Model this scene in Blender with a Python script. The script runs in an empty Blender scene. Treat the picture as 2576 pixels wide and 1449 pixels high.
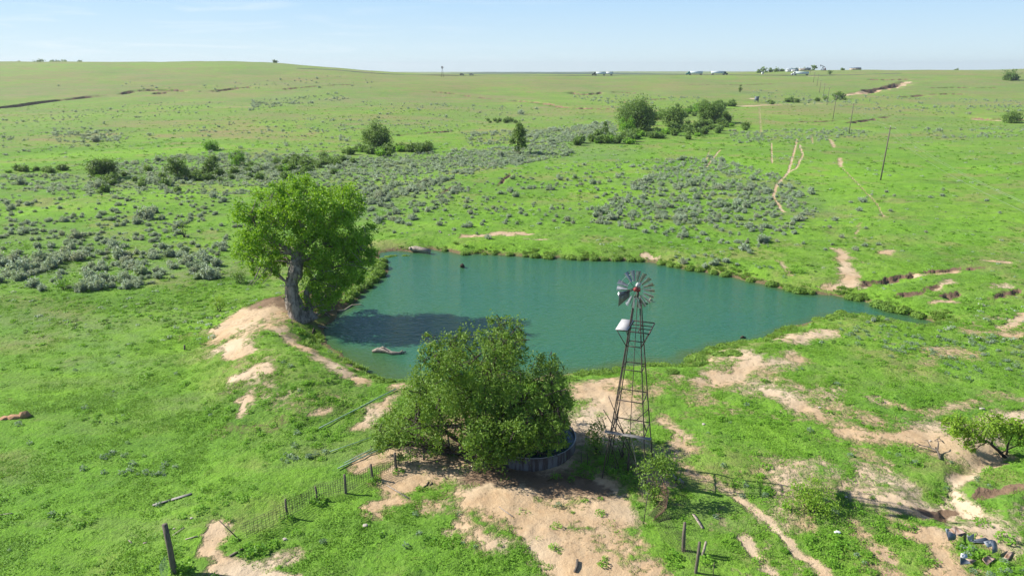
import bpy, math, random
import numpy as np
from mathutils import Vector, Matrix

SC = bpy.context.scene
COL = SC.collection
RNG = np.random.default_rng(7)
random.seed(7)

# ------------------------------------------------------------------ camera, sky, sun, exposure
CAM_H = 25.0
PITCH = math.radians(17.3)
FPX = 1773.2                      # focal length in pixels of a 2576 px wide frame
cd = bpy.data.cameras.new("camera")
cd.sensor_width = 36.0
cd.lens = 36.0 * FPX / 2576.0
cd.clip_start = 0.5
cd.clip_end = 30000.0
cam = bpy.data.objects.new("camera", cd)
cam.location = (0, 0, CAM_H)
cam.rotation_euler = (math.pi / 2 - PITCH, 0, 0)
COL.objects.link(cam)
SC.camera = cam

SUN_EL = math.radians(36.0)
TO_SUN_H = Vector((-1.0, 0.25, 0)).normalized()
TO_SUN = (TO_SUN_H * math.cos(SUN_EL) + Vector((0, 0, math.sin(SUN_EL)))).normalized()

W = bpy.data.worlds.new("World")
SC.world = W
W.use_nodes = True
wn = W.node_tree
wn.nodes.clear()
w_out = wn.nodes.new("ShaderNodeOutputWorld")
w_bg = wn.nodes.new("ShaderNodeBackground")
w_sky = wn.nodes.new("ShaderNodeTexSky")
w_sky.sky_type = 'NISHITA'
w_sky.sun_disc = False
w_sky.sun_elevation = SUN_EL
w_sky.sun_rotation = math.atan2(TO_SUN_H.x, TO_SUN_H.y)
w_sky.air_density = 1.0
w_sky.dust_density = 0.25
w_sky.ozone_density = 2.0
w_tc = wn.nodes.new("ShaderNodeTexCoord")
w_sep = wn.nodes.new("ShaderNodeSeparateXYZ")
wn.links.new(w_tc.outputs["Generated"], w_sep.inputs[0])
# thin high cirrus: bright streaks low in the sky towards the sun
w_map = wn.nodes.new("ShaderNodeMapping")
w_map.inputs["Scale"].default_value = (5.0, 5.0, 55.0)
w_map.inputs["Rotation"].default_value = (0.0, 0.05, 0.3)
wn.links.new(w_tc.outputs["Generated"], w_map.inputs[0])
w_noi = wn.nodes.new("ShaderNodeTexNoise")
w_noi.inputs["Scale"].default_value = 1.6
w_noi.inputs["Detail"].default_value = 6.0
w_noi.inputs["Roughness"].default_value = 0.55
w_noi.inputs["Distortion"].default_value = 0.6
wn.links.new(w_map.outputs[0], w_noi.inputs["Vector"])
w_rmp = wn.nodes.new("ShaderNodeMapRange")
w_rmp.inputs["From Min"].default_value = 0.52
w_rmp.inputs["From Max"].default_value = 0.78
w_rmp.inputs["To Max"].default_value = 0.42
wn.links.new(w_noi.outputs[0], w_rmp.inputs["Value"])
w_lft = wn.nodes.new("ShaderNodeMapRange")
w_lft.inputs["From Min"].default_value = 0.15
w_lft.inputs["From Max"].default_value = -0.45
wn.links.new(w_sep.outputs["X"], w_lft.inputs["Value"])
w_mul = wn.nodes.new("ShaderNodeMath"); w_mul.operation = 'MULTIPLY'
wn.links.new(w_rmp.outputs[0], w_mul.inputs[0]); wn.links.new(w_lft.outputs[0], w_mul.inputs[1])
# the lowest few degrees of sky: milky blue of a humid morning
w_el = wn.nodes.new("ShaderNodeMapRange")
w_el.inputs["From Min"].default_value = -0.01
w_el.inputs["From Max"].default_value = 0.16
wn.links.new(w_sep.outputs["Z"], w_el.inputs["Value"])
w_hr = wn.nodes.new("ShaderNodeValToRGB")
w_hr.color_ramp.elements[0].position = 0.0
w_hr.color_ramp.elements[0].color = (6.74, 8.30, 8.68, 1)
w_hr.color_ramp.elements[1].position = 0.62
w_hr.color_ramp.elements[1].color = (4.12, 6.49, 9.11, 1)
_e = w_hr.color_ramp.elements.new(1.0); _e.color = (1.25, 3.3, 7.6, 1)
wn.links.new(w_el.outputs[0], w_hr.inputs[0])
w_el2 = wn.nodes.new("ShaderNodeMapRange")
w_el2.inputs["From Min"].default_value = 0.13
w_el2.inputs["From Max"].default_value = 0.55
w_el2.inputs["To Min"].default_value = 0.9
w_el2.inputs["To Max"].default_value = 0.0
wn.links.new(w_sep.outputs["Z"], w_el2.inputs["Value"])
w_m1 = wn.nodes.new("ShaderNodeMix"); w_m1.data_type = 'RGBA'
wn.links.new(w_el2.outputs[0], w_m1.inputs["Factor"])
wn.links.new(w_sky.outputs[0], w_m1.inputs[6]); wn.links.new(w_hr.outputs[0], w_m1.inputs[7])
w_m2 = wn.nodes.new("ShaderNodeMix"); w_m2.data_type = 'RGBA'
w_m2.inputs[7].default_value = (9.11, 9.49, 9.74, 1)
wn.links.new(w_mul.outputs[0], w_m2.inputs["Factor"]); wn.links.new(w_m1.outputs[2], w_m2.inputs[6])
wn.links.new(w_m2.outputs[2], w_bg.inputs["Color"])
w_bg.inputs["Strength"].default_value = 0.066
wn.links.new(w_bg.outputs[0], w_out.inputs[0])

sl = bpy.data.lights.new("sun", 'SUN')
sl.energy = 4.7
sl.angle = math.radians(0.55)
sl.color = (1.0, 0.945, 0.85)
sun = bpy.data.objects.new("sun", sl)
sun.rotation_euler = (-TO_SUN).to_track_quat('-Z', 'Y').to_euler()
sun.location = (0, 0, 60)
COL.objects.link(sun)

SC.view_settings.view_transform = 'Standard'
SC.view_settings.look = 'None'
SC.view_settings.gamma = 1.0
SC.view_settings.exposure = 0.80
SC.cycles.max_bounces = 6
SC.cycles.diffuse_bounces = 3
SC.cycles.transparent_max_bounces = 6

# ------------------------------------------------------------------ helpers
def tag(o, label=None, cat=None, group=None, kind=None):
    if label: o["label"] = label
    if cat: o["category"] = cat
    if group: o["group"] = group
    if kind: o["kind"] = kind
    return o

def root(name, loc, label, cat, group=None):
    o = bpy.data.objects.new(name, None)
    o.empty_display_size = 0.3
    o.location = loc
    COL.objects.link(o)
    return tag(o, label, cat, group)

def np_mesh(name, V, F, smooth=False, attrs=None):
    """V (n,3) array, F list of (m,k) index arrays."""
    me = bpy.data.meshes.new(name)
    V = np.ascontiguousarray(V, dtype=np.float32)
    F = [np.asarray(f, dtype=np.int32) for f in F if len(f)]
    me.vertices.add(len(V))
    me.vertices.foreach_set("co", V.ravel())
    li = np.concatenate([f.ravel() for f in F])
    tot = np.concatenate([np.full(len(f), f.shape[1], np.int32) for f in F])
    st = np.concatenate([[0], np.cumsum(tot)[:-1]]).astype(np.int32)
    me.loops.add(len(li)); me.loops.foreach_set("vertex_index", li)
    me.polygons.add(len(tot)); me.polygons.foreach_set("loop_start", st)
    me.polygons.foreach_set("loop_total", tot)
    if smooth:
        me.polygons.foreach_set("use_smooth", np.ones(len(tot), dtype=bool))
    for an, (ty, arr) in (attrs or {}).items():
        a = me.attributes.new(an, ty, 'POINT')
        a.data.foreach_set("color" if ty == 'FLOAT_COLOR' else "value", np.ascontiguousarray(arr, dtype=np.float32).ravel())
    me.update(calc_edges=True)
    me.validate()
    return me

class G:
    """collects geometry for ONE mesh"""
    def __init__(s): s.V = []; s.F = []; s.n = 0; s.T = []
    def add(s, v, fs, tint=None):
        v = np.asarray(v, dtype=float)
        s.V.append(v)
        s.T.append(np.full(len(v), 0.5) if tint is None else np.asarray(tint))
        for f in fs:
            s.F.append(np.asarray(f) + s.n)
        s.n += len(v)
    def box(s, c, size, ax=None):
        h = np.array(size) / 2.0
        p = np.array([(x, y, z) for z in (-1, 1) for y in (-1, 1) for x in (-1, 1)]) * h
        if ax is not None: p = p @ np.array(ax, dtype=float)
        s.add(p + np.array(c), [np.array([(0,2,3,1),(4,5,7,6),(0,1,5,4),(2,6,7,3),(0,4,6,2),(1,3,7,5)])])
    def bar(s, a, b, w, h, up=(0, 0, 1)):
        a = Vector(a); b = Vector(b); d = b - a
        z = d.normalized(); x = z.cross(Vector(up))
        if x.length < 1e-3: x = z.cross(Vector((1, 0, 0)))
        x.normalize(); y = z.cross(x)
        s.box((a + b) / 2, (w, h, d.length), [x, y, z])
    def tube(s, pts, rad, n=8, cap=True, wob=0.0):
        P = np.array([list(p) for p in pts], dtype=float)
        R = np.broadcast_to(np.asarray(rad, dtype=float), (len(P),))
        T = np.gradient(P, axis=0)
        T /= np.linalg.norm(T, axis=1)[:, None] + 1e-9
        u = np.cross(T[0], (0.31, 0.17, 0.93)); 
        if np.linalg.norm(u) < 1e-3: u = np.cross(T[0], (1, 0, 0))
        u /= np.linalg.norm(u)
        ring = []
        a = np.arange(n) * 2 * np.pi / n
        for i in range(len(P)):
            u = u - T[i] * np.dot(u, T[i]); u /= np.linalg.norm(u) + 1e-9
            w = np.cross(T[i], u)
            r = R[i] * (1 + wob * RNG.normal(size=n)) if wob else np.full(n, R[i])
            ring.append(P[i] + (np.cos(a) * r)[:, None] * u + (np.sin(a) * r)[:, None] * w)
        V = np.concatenate(ring)
        f = []
        for i in range(len(P) - 1):
            k = np.arange(n); k2 = (k + 1) % n
            f.append(np.stack([i*n+k, i*n+k2, (i+1)*n+k2, (i+1)*n+k], 1))
        fs = [np.concatenate(f)]
        if cap: fs += [np.arange(n)[::-1][None, :], ((len(P)-1)*n + np.arange(n))[None, :]]
        s.add(V, fs)
    def plate(s, quad, th=0.006):
        """a thin sheet through 3 or 4 corner points, with thickness"""
        q = np.array([list(p) for p in quad], dtype=float)
        nr = np.cross(q[1]-q[0], q[2]-q[0]); nr /= np.linalg.norm(nr) + 1e-9
        k = len(q)
        V = np.concatenate([q + nr*th/2, q - nr*th/2])
        fs = [np.arange(k)[None, :], (np.arange(k)[::-1] + k)[None, :]]
        fs.append(np.array([(i, i+k, (i+1) % k + k, (i+1) % k) for i in range(k)]))
        s.add(V, fs)
    def build(s, name, mat, parent=None, origin=None, smooth=False):
        V = np.concatenate(s.V)
        if origin is None and parent is not None:
            origin = world_loc(parent)
        if origin is not None: V = V - np.array(origin)
        me = np_mesh(name, V, s.F, smooth, {"tint": ('FLOAT', np.concatenate(s.T))})
        o = bpy.data.objects.new(name, me)
        if mat is not None: me.materials.append(mat)
        COL.objects.link(o)
        if parent is not None: o.parent = parent
        elif origin is not None: o.location = origin
        return o

def world_loc(o):
    l = Vector((0, 0, 0))
    while o is not None:
        l += o.location; o = o.parent
    return tuple(l)

# ------------------------------------------------------------------ numpy noise
def _h(xi, yi, s):
    h = (xi.astype(np.int64) * 374761393 + yi.astype(np.int64) * 668265263 + s * 974634737) & 0xffffffff
    h = ((h ^ (h >> 13)) * 1274126177) & 0xffffffff
    h = h ^ (h >> 16)
    return (h & 0xffffff) / float(0xffffff)
def vnoise(x, y, s=0):
    xi = np.floor(x); yi = np.floor(y); fx = x - xi; fy = y - yi
    fx = fx*fx*fx*(fx*(fx*6-15)+10); fy = fy*fy*fy*(fy*(fy*6-15)+10)
    a = _h(xi, yi, s); b = _h(xi+1, yi, s); c = _h(xi, yi+1, s); d = _h(xi+1, yi+1, s)
    return (a*(1-fx)+b*fx)*(1-fy) + (c*(1-fx)+d*fx)*fy
def fbm(x, y, s=0, o=4):
    t = 0.0; a = 0.5; n = 0.0
    for i in range(o):
        t = t + a * vnoise(x * 2**i + 17.3*i, y * 2**i - 9.1*i, s + i); n += a; a *= 0.5
    return t / n
def sstep(a, b, x):
    t = np.clip((x - a) / (b - a + 1e-12), 0, 1)
    return t * t * (3 - 2 * t)

# ------------------------------------------------------------------ the land
_py = np.array([-200, 0, 60, 130, 200, 300, 420, 520, 600, 700, 800, 900, 960, 1100, 1600, 3000, 6000, 9000.])
_pz = np.array([0, 0, 0, 0, -1.2, -2.0, -1.2, 0.4, 3.0, 8.6, 13.2, 16.6, 17.0, 15.5, 10, 3, -5, -20.])
_yy = np.arange(-200, 9000, 4.0)
_zz = np.interp(_yy, _py, _pz)
_k = np.exp(-0.5 * (np.arange(-24, 25) / 8.0) ** 2); _k /= _k.sum()
_zz = np.convolve(np.pad(_zz, 24, mode='edge'), _k, mode='valid')

def zbase(x, y):
    x = np.asarray(x, float); y = np.asarray(y, float)
    z = np.interp(y, _yy, _zz)
    z = z + 21.5 * sstep(-150, -480, x + (y - 1300) * 0.22) * sstep(420, 1300, y) * (1 - 0.9 * sstep(1500, 2300, y))
    z = z + 8.5 * np.exp(-((x - 520) / 150) ** 2 - ((y - 1120) / 230) ** 2)
    z = z + 11.0 * sstep(640, 1000, x) * sstep(700, 1400, y) * (1 - 0.6*sstep(1600, 2600, y))
    z = z - 1.0 * sstep(-12, -30, x) * (1 - sstep(150, 260, y))
    far = sstep(160, 420, y)
    z = z + far * (fbm(x / 130., y / 130., 3, 3) - 0.5) * 5.0
    z = z + (1 - far) * sstep(90, 140, y) * (fbm(x / 45., y / 45., 5, 3) - 0.5) * 1.6
    return z

CP, SP = math.cos(PITCH), math.sin(PITCH)
def ray(px, py):
    dx = (px - 1288) / FPX; dy = (py - 724.5) / FPX
    return np.array([dx, CP - dy * SP, -SP - dy * CP])
def project(x, y, z):
    q = CAM_H - z
    zc = y * CP + q * SP
    return 1288 + FPX * x / zc, 724.5 + FPX * (q * CP - y * SP) / zc
_T = np.concatenate([np.arange(20, 140, 0.25), np.geomspace(140, 6000, 900)])
def hit(px, py, f):
    d = ray(px, py)
    p = d[None, :] * _T[:, None]
    below = (CAM_H + p[:, 2]) < f(p[:, 0], p[:, 1])
    if not below.any():
        i = len(_T) - 1
        return p[i, 0], p[i, 1]
    i = max(1, int(np.argmax(below)))
    a, b = _T[i-1], _T[i]
    for _ in range(12):
        m = 0.5 * (a + b)
        if CAM_H + d[2]*m < f(np.array([d[0]*m]), np.array([d[1]*m]))[0]: b = m
        else: a = m
    return d[0]*b, d[1]*b
def base_at(px, py):                       # ground point (x, y) below a direction of view, on the uncarved land
    return hit(px, py, zbase)
def plane_at(px, py, z):
    d = ray(px, py); t = (z - CAM_H) / d[2]
    return d[0]*t, d[1]*t
def depth_at(px, py, Y):                   # the point at forward distance Y in that direction
    d = ray(px, py); t = Y / d[1]
    return Vector((d[0]*t, Y, CAM_H + d[2]*t))

WATER_Z = -1.0
POND_PX = [(955,637),(958,660),(972,680),(945,708),(900,742),(872,775),(838,802),(815,836),(824,866),(868,903),(905,925),(960,950),(1000,957),
 (1060,966),(1200,962),(1300,956),(1430,945),(1500,940),(1555,926),(1640,915),(1722,916),(1735,892),(1785,884),(1795,868),(1880,862),(1930,850),
 (1960,833),(2020,815),(2060,800),(2110,790),(2160,790),(2195,796),(2255,803),(2320,816),(2350,812),(2290,795),(2230,783),(2180,762),(2100,745),
 (2010,738),(1900,712),(1850,698),(1790,690),(1700,672),(1640,662),(1560,655),(1480,655),(1400,650),(1310,645),(1230,640),(1170,640),(1110,632),
 (1085,628),(1060,635),(1000,632),(975,633)]
POND = np.array([plane_at(px, py, WATER_Z) for px, py in POND_PX])

def seg_dist(x, y, pts, closed=False):
    """distance to a polyline, side of it, and arc parameter"""
    P = np.asarray(pts, float)
    if closed: P = np.vstack([P, P[:1]])
    best = np.full(x.shape, 1e9); side = np.zeros(x.shape); par = np.zeros(x.shape)
    L = np.concatenate([[0], np.cumsum(np.hypot(*np.diff(P, axis=0).T))])
    for i in range(len(P) - 1):
        ax, ay = P[i]; bx, by = P[i+1]; ux, uy = bx-ax, by-ay; l2 = ux*ux + uy*uy + 1e-9
        t = np.clip(((x-ax)*ux + (y-ay)*uy) / l2, 0, 1)
        d = np.hypot(x - (ax+t*ux), y - (ay+t*uy))
        m = d < best
        best = np.where(m, d, best)
        side = np.where(m, ux*(y-ay) - uy*(x-ax), side)
        par = np.where(m, (L[i] + t*(L[i+1]-L[i])) / L[-1], par)
    return best, np.sign(side), par
def inside(x, y, P):
    r = np.zeros(x.shape, bool); n = len(P)
    for i in range(n):
        x1, y1 = P[i]; x2, y2 = P[(i+1) % n]
        c = ((y1 > y) != (y2 > y)) & (x < (x2-x1) * (y-y1) / (y2-y1+1e-12) + x1)
        r ^= c
    return r

def L2(px_list): return np.array([base_at(*p) for p in px_list])
# eroded cut banks: (polyline left to right, depth, ramp width on the near side)
GULLIES = [(L2(p), dp, w) for p, dp, w in [
    ([(-60,276),(0,270),(75,259),(150,251),(220,243),(290,238)], 3.4, 12),
    ([(285,240),(330,229),(370,226),(415,226),(480,228)], 3.4, 12),
    ([(380,236),(430,232),(475,230)], 3.0, 10),
    ([(515,230),(555,227),(600,221),(640,219)], 3.0, 10),
    ([(700,226),(780,218),(840,214),(930,213)], 1.6, 8),
    ([(1085,231),(1120,234),(1160,237)], 1.6, 6),
    ([(1160,239),(1230,248),(1290,252)], 0.9, 6),
    ([(1290,252),(1342,256),(1385,262),(1425,270),(1490,273),(1560,275)], 2.8, 9),
    ([(1435,232),(1470,237),(1519,233)], 2.8, 10),
    ([(1535,231),(1580,233),(1630,236)], 2.2, 8),
    ([(1590,252),(1650,250),(1690,249)], 1.8, 8),
    ([(1560,256),(1600,257),(1640,254)], 1.8, 8),
    ([(985,341),(1040,337),(1085,333),(1146,329)], 1.7, 7),
    ([(2118,239),(2170,229),(2200,225),(2235,217),(2282,203)], 2.6, 18),
    ([(2000,306),(2060,306),(2110,303)], 1.0, 5),
    ([(2120,311),(2150,306),(2200,299),(2240,292)], 1.1, 6),
    ([(2330,222),(2400,220),(2470,221),(2545,220)], 2.6, 8),
    ([(2330,238),(2400,236),(2470,240)], 1.8, 8),
    ([(2260,245),(2310,240),(2330,238)], 1.8, 8),
    ([(2433,293),(2465,297),(2495,300),(2530,298)], 2.6, 9),
    ([(1700,212),(1800,214),(1890,213),(1960,211)], 1.0, 6),
    ([(2180,200),(2230,201),(2290,199)], 2.6, 10),
    ([(2150,722),(2218,705),(2300,686),(2377,678),(2520,666)], 0.38, 2.6),
    ([(2255,745),(2310,735),(2365,718)], 0.3, 2.0),
    ([(2360,745),(2420,738)], 0.5, 2.0),
    ([(2480,752),(2530,737),(2576,728)], 0.35, 2.0),
       
    ([(1095,500),(1125,478),(1150,465)], 0.35, 1.0),
    ([(1250,470),(1285,436)], 0.35, 1.0),
    ([(2445,1258),(2500,1250),(2590,1247)], 0.28, 2.5),
    ([(2230,1268),(2300,1284),(2360,1276),(2420,1262)], 0.28, 2.0),
   ]]
DAM = L2([(770,770),(700,785),(655,830),(655,910),(720,960),(820,1000),(930,1015)])
YARD_PIT = L2([(2590,1110),(2530,1150),(2500,1190),(2455,1245),(2400,1262)])
MOUND = L2([(2590,1195),(2540,1215),(2490,1245)])

def land(x, y, want=False):
    """height of the ground; with want=True also the share of fresh cut bank and the distance from the shore"""
    x = np.asarray(x, float); y = np.asarray(y, float)
    z = zbase(x, y)
    near = np.clip(1 - (y - 150) / 150, 0.25, 1)
    z = z + (fbm(x/6., y/6., 21, 4) - 0.5) * 0.55 * near + (fbm(x/1.1, y/1.1, 31, 3) - 0.5) * 0.16 * near
    cut = np.zeros(x.shape)
    for P, dp, w in GULLIES:
        pad = w * 1.3 + 4
        m = (x > P[:,0].min()-pad) & (x < P[:,0].max()+pad) & (y > P[:,1].min()-pad) & (y < P[:,1].max()+pad)
        if not m.any(): continue
        xm, ym = x[m], y[m]
        sc = max(1.2, w * 0.35)
        jx = (fbm(xm/sc, ym/sc, 41, 3) - 0.5) * w * 0.7
        d, sd, pr = seg_dist(xm, ym + jx, P)
        t = d * np.where(sd == 0, 1, sd)
        taper = sstep(0, 0.12, pr) * (1 - sstep(0.86, 1.0, pr)) * (0.15 + 1.3 * sstep(.25,.7,fbm(xm/(w*1.2), ym/(w*1.2), 43, 3)))
        steep = max(0.35, w * 0.14)
        prof = sstep(-w, -steep * 0.3, t) * (1 - sstep(0, steep, t)) * np.where(d < w*1.2, 1, 0)
        z[m] -= dp * taper * prof
        face = sstep(-steep * 1.6, -steep*0.2, t) * (1 - sstep(steep*0.9, steep*1.3, t)) * taper
        cut[m] = np.maximum(cut[m], face)
    # dam on the near left side of the pond
    nb = (y < 150) & (y > 20) & (np.abs(x) < 90)
    shore = np.full(x.shape, 99.0)
    if nb.any():
        xm, ym = x[nb], y[nb]
        zn = z[nb]
        d, _, pr = seg_dist(xm, ym, DAM)
        zn = zn + 1.7 * np.exp(-(d / 4.6) ** 2) * (1 - 0.6 * sstep(0.6, 1.0, pr)) * (0.8 + 0.4 * fbm(xm/4., ym/4., 61, 2))
        d, _, pr = seg_dist(xm + (fbm(xm/2., ym/2., 71, 3)-.5)*2.2, ym, YARD_PIT)
        zn = zn - 0.6 * (1 - sstep(0.5, 2.6, d))
        d, _, pr = seg_dist(xm, ym, MOUND)
        zn = zn + 0.8 * (1 - sstep(0.8, 2.6, d))
        d, _, _ = seg_dist(xm, ym, POND, True)
        ins = inside(xm, ym, POND)
        s = np.where(ins, -d, d)
        tip = sstep(27, 34, xm)
        s = s + (fbm(xm/2.4, ym/2.4, 51, 4) - 0.5) * 1.5 * (1 - .8*tip) - .25*tip
        wb = 2.6 + 2.0 * fbm(xm/9., ym/9., 55, 2)
        e = sstep(-0.2, 1.0, s / wb)
        zin = WATER_Z + np.where(s < 0, np.maximum(s * 0.35, -1.6), 0.0)
        zn = np.where(s < 0, zin, WATER_Z + (np.maximum(zn, WATER_Z + 0.35) - WATER_Z) * e + 0.0)
        z[nb] = zn
        shore[nb] = s
    if want: return z, cut, shore
    return z

def gz(x, y): return float(land(np.array([x]), np.array([y]))[0])
def at(px, py):                            # a point standing on the finished ground
    x, y = base_at(px, py)
    for _ in range(2):
        z = gz(x, y)
        x, y = plane_at(px, py, z)
        if y < 0 or y > 5000: x, y = base_at(px, py); break
    return Vector((x, y, gz(x, y)))
def on(x, y): return Vector((x, y, gz(x, y)))

# ------------------------------------------------------------------ ground cover masks: strokes laid on the land (polyline, radius in m, strength)
def strokes(lst): return [(L2(p), r, s) for p, r, s in lst]
DIRT = strokes([
 ([(1010,1200),(1130,1180),(1250,1215),(1450,1225)], 2.6, 1.0), ([(1180,1260),(1300,1280),(1400,1290),(1520,1290)], 2.4, 1.0),
 ([(1290,1310),(1400,1360),(1480,1420),(1560,1460)], 2.0, 1.0), ([(1500,1330),(1580,1400),(1640,1460)], 1.5, .7), ([(1160,1320),(1230,1370)], 1.3, .75),
 ([(930,1285),(1000,1262)], 1.0, .8), ([(1100,1160),(1250,1180)], 2.5, .95), ([(1180,1100),(1400,1150)], 4.0, .9),
 ([(1460,985),(1520,1000),(1510,1060),(1480,1090)], 3.0, 1.0), ([(1440,965),(1570,958)], 2.0, .9), ([(1600,1000),(1560,1100)], 2.5, .75),
 ([(1680,1060),(1740,1130)], 1.4, .75), ([(1700,950),(1640,990)], 1.5, .6), ([(1690,1140),(1650,1240)], 2.0, .65),
 ([(1850,885),(1900,912),(1810,950)], 1.8, .95), ([(1970,850),(2060,832)], 2.0, .95), ([(1830,955),(1760,962)], 1.5, .75),
 ([(1950,990),(2060,1042)], 1.6, .8), ([(1930,920),(2000,900)], 1.6, .7), ([(2130,1092),(2260,1096),(2380,1110)], 1.4, .75),
 ([(2330,1110),(2430,1140),(2510,1150)], 2.6, 1.1), ([(2510,1160),(2460,1220),(2425,1262)], 1.7, 1.0), ([(2440,1262),(2320,1275),(2160,1238)], 1.1, .85),
 ([(2590,1040),(2480,1052)], 1.6, .95), ([(2440,1258),(2590,1248)], 0.8, 1.0),
 ([(2270,1335),(2360,1345),(2480,1325)], 1.1, .8), ([(2330,1340),(2370,1420),(2390,1460)], 1.3, .9), ([(1970,1010),(1940,980)], 1.2, .7),
 ([(1860,1250),(1950,1330),(2050,1420),(2090,1460)], .55, .95), ([(1880,1350),(1940,1449)], .5, .9), ([(1720,1175),(1850,1240)], .9, .7),
 ([(2200,1000),(2330,1040),(2440,1010)], 1.2, .62), ([(2150,1310),(2230,1400)], .8, .75), ([(2200,1420),(2300,1460)], .9, .75),
 ([(543,1322),(535,1385),(590,1432),(720,1460)], .75, 1.0), ([(560,1430),(650,1449)], 1.0, .9), ([(640,1420),(760,1395)], .8, .6),
 ([(770,790),(680,800),(600,832),(548,848)], 3.9, 1.08), ([(720,820),(650,860),(605,900)], 3.0, .72), ([(585,885),(602,925)], 1.5, 1.0), ([(665,838),(740,882),(820,930),(905,972)], 1.3, .85), ([(620,940),(640,1010),(800,1040)], 2.6, .40), ([(860,860),(880,915)], 1.2, .6),
 ([(590,978),(690,968)], 1.1, .85), ([(620,1010),(610,1050)], .9, .7), ([(880,905),(905,925)], 1.0, .9), ([(795,1055),(820,1045)], .9, .8),
 ([(890,1085),(980,1020),(1005,985)], 1.0, .72), ([(920,1165),(1040,1130),(1130,1105)], 1.3, .95), ([(1000,985),(1050,975)], 1.2, .8),
 ([(1175,594),(1270,588)], 1.6, 1.0), ([(1295,588),(1335,588)], 1.1, 1.0), ([(1330,602),(1370,602)], 1.0, .7),
 ([(2108,625),(2125,660),(2140,712)], 1.6, .9), ([(2090,715),(2160,715)], 1.2, .75), ([(2222,637),(2240,633)], 1.0, 1.0), ([(2300,692),(2400,680)], 1.2, .8),
 ([(2390,705),(2360,730)], 1.0, .7), ([(2500,722),(2530,715)], 1.0, .7), ([(2475,656),(2535,662)], 0.8, .95), ([(2590,790),(2520,826)], 1.0, 1.0),
 ([(2430,832),(2590,842)], 1.3, .75), ([(2350,760),(2390,758)], 0.8, .8), ([(1620,635),(1650,640)], 0.9, .9), ([(1960,655),(1990,690)], .6, .7),
 ([(2005,350),(1996,390),(1982,435),(1952,470),(1946,500),(1972,535)], 0.45, 1.0), ([(2012,365),(2020,390),(2003,425),(1985,432)], 0.42, 1.0),
 ([(1941,360),(1942,412)], 0.36, .9), ([(1812,378),(1795,398),(1776,420)], 0.42, .9), ([(1785,380),(1775,410)], 0.36, .7), ([(2088,350),(2100,372)], 1.0, .8),
 ([(2112,398),(2116,420)], .9, .85), ([(2120,425),(2165,470),(2205,512),(2225,545)], 0.27, .75), ([(2040,340),(2045,360)], .6, .7), ([(2165,560),(2150,600)], .5, .5),
 ([(1870,268),(1960,264)], 5, .95), ([(1960,262),(2065,262)], 3, .8), ([(1890,248),(1900,250)], 5, .8), ([(1910,270),(1915,340)], .8, .6),
 ([(2122,241),(2170,232),(2232,220),(2284,206)], 4.5, 1.1), ([(2170,234),(2260,238)], 2, .5), ([(2455,301),(2500,303)], 5, 1.1), ([(2570,302),(2590,302)], 3, 1.),
 ([(1410,178),(1600,177)], 1, .0), ([(535,271),(630,270)], 3.5, .75), ([(1625,188),(1640,188)], 3, .4), ([(2040,193),(2055,193)], 6, .9), ([(2260,186),(2250,187)],6,.3),
])
MUD = strokes([
 ([(740,775),(790,790),(850,745),(920,700)], 2.8, 1.0), ([(660,790),(710,772),(760,775)], 2.6, .95), ([(730,800),(780,818)], 1.5, .6), ([(690,800),(610,835)], 2.4, .42), ([(650,870),(610,920)], 1.6, .3), ([(1040,1215),(1300,1260),(1450,1330)], 2.2, .27), ([(1200,1200),(1330,1195),(1470,1230)], 1.6, .9), ([(1480,1110),(1560,1160)], 1.8, .5),
 ([(1090,628),(1250,634),(1400,641),(1520,648),(1640,652),(1700,662)], 2.3, .9), ([(1700,664),(1800,680),(1900,705),(2020,728),(2120,738),(2200,765)], 1.7, .85),
 ([(960,690),(900,745)], 1.3, .7), ([(2200,790),(2400,790)], 1.4, .45), ([(560,1085),(640,1088),(700,1078)], 1.1, .5), ([(1130,1130),(1300,1150)], 3, .6)])
DRY = strokes([
 ([(420,197),(700,203),(1000,195),(1250,203),(1500,215)], 60, .9), ([(0,232),(250,222),(420,215)], 45, .5), ([(420,240),(650,240)], 25, .7), ([(600,305),(650,350)], 14, .9),
 ([(120,342),(250,338)], 9, .8), ([(1150,432),(1220,425)], 5, .8), ([(1060,470),(1120,455)], 3, .7), ([(1990,285),(2150,280)], 22, .7), ([(1950,250),(1700,240)], 25, .45),
 ([(2130,348),(2330,338)], 9, .6), ([(0,195),(300,200)], 60, .4), ([(2200,245),(2400,262)], 14, .6), ([(2480,182),(2576,178)], 120, .8), ([(1040,255),(1120,210)], 30, .6),
 ([(900,470),(1080,480)], 8, .35), ([(2085,385),(2110,382)], 3, .8), ([(1500,220),(1900,222)], 40, .7), ([(560,330),(780,350)], 18, .45), ([(620,960),(800,1040),(900,1060)], 3.5, .5), ([(560,880),(560,1000)], 2, .4), ([(2100,590),(2250,640)], 3, .3)])
LUSH = strokes([
 ([(0,410),(150,395),(400,380),(560,370)], 14, .9), ([(430,500),(600,480),(880,470)], 9, .9), ([(100,530),(420,520)], 7, .6), ([(1150,560),(1500,500),(1600,430)], 6, .6),
 ([(1900,330),(2300,330),(2576,330)], 12, .7), ([(1850,270),(1950,290)], 14, .9), ([(2200,430),(2500,430)], 14, .5), ([(1050,187),(1480,190),(1980,196)], 45, .9),
 ([(0,172),(400,166),(800,175)], 120, .7), ([(2110,250),(2300,285),(2576,300)], 12, .4), ([(350,900),(150,1000)], 5, .4), ([(400,870),(560,830)], 4, .5), ([(2100,440),(2150,560)],6,.6),
 ([(2300,180),(2590,188)], 40, .5)])
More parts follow.
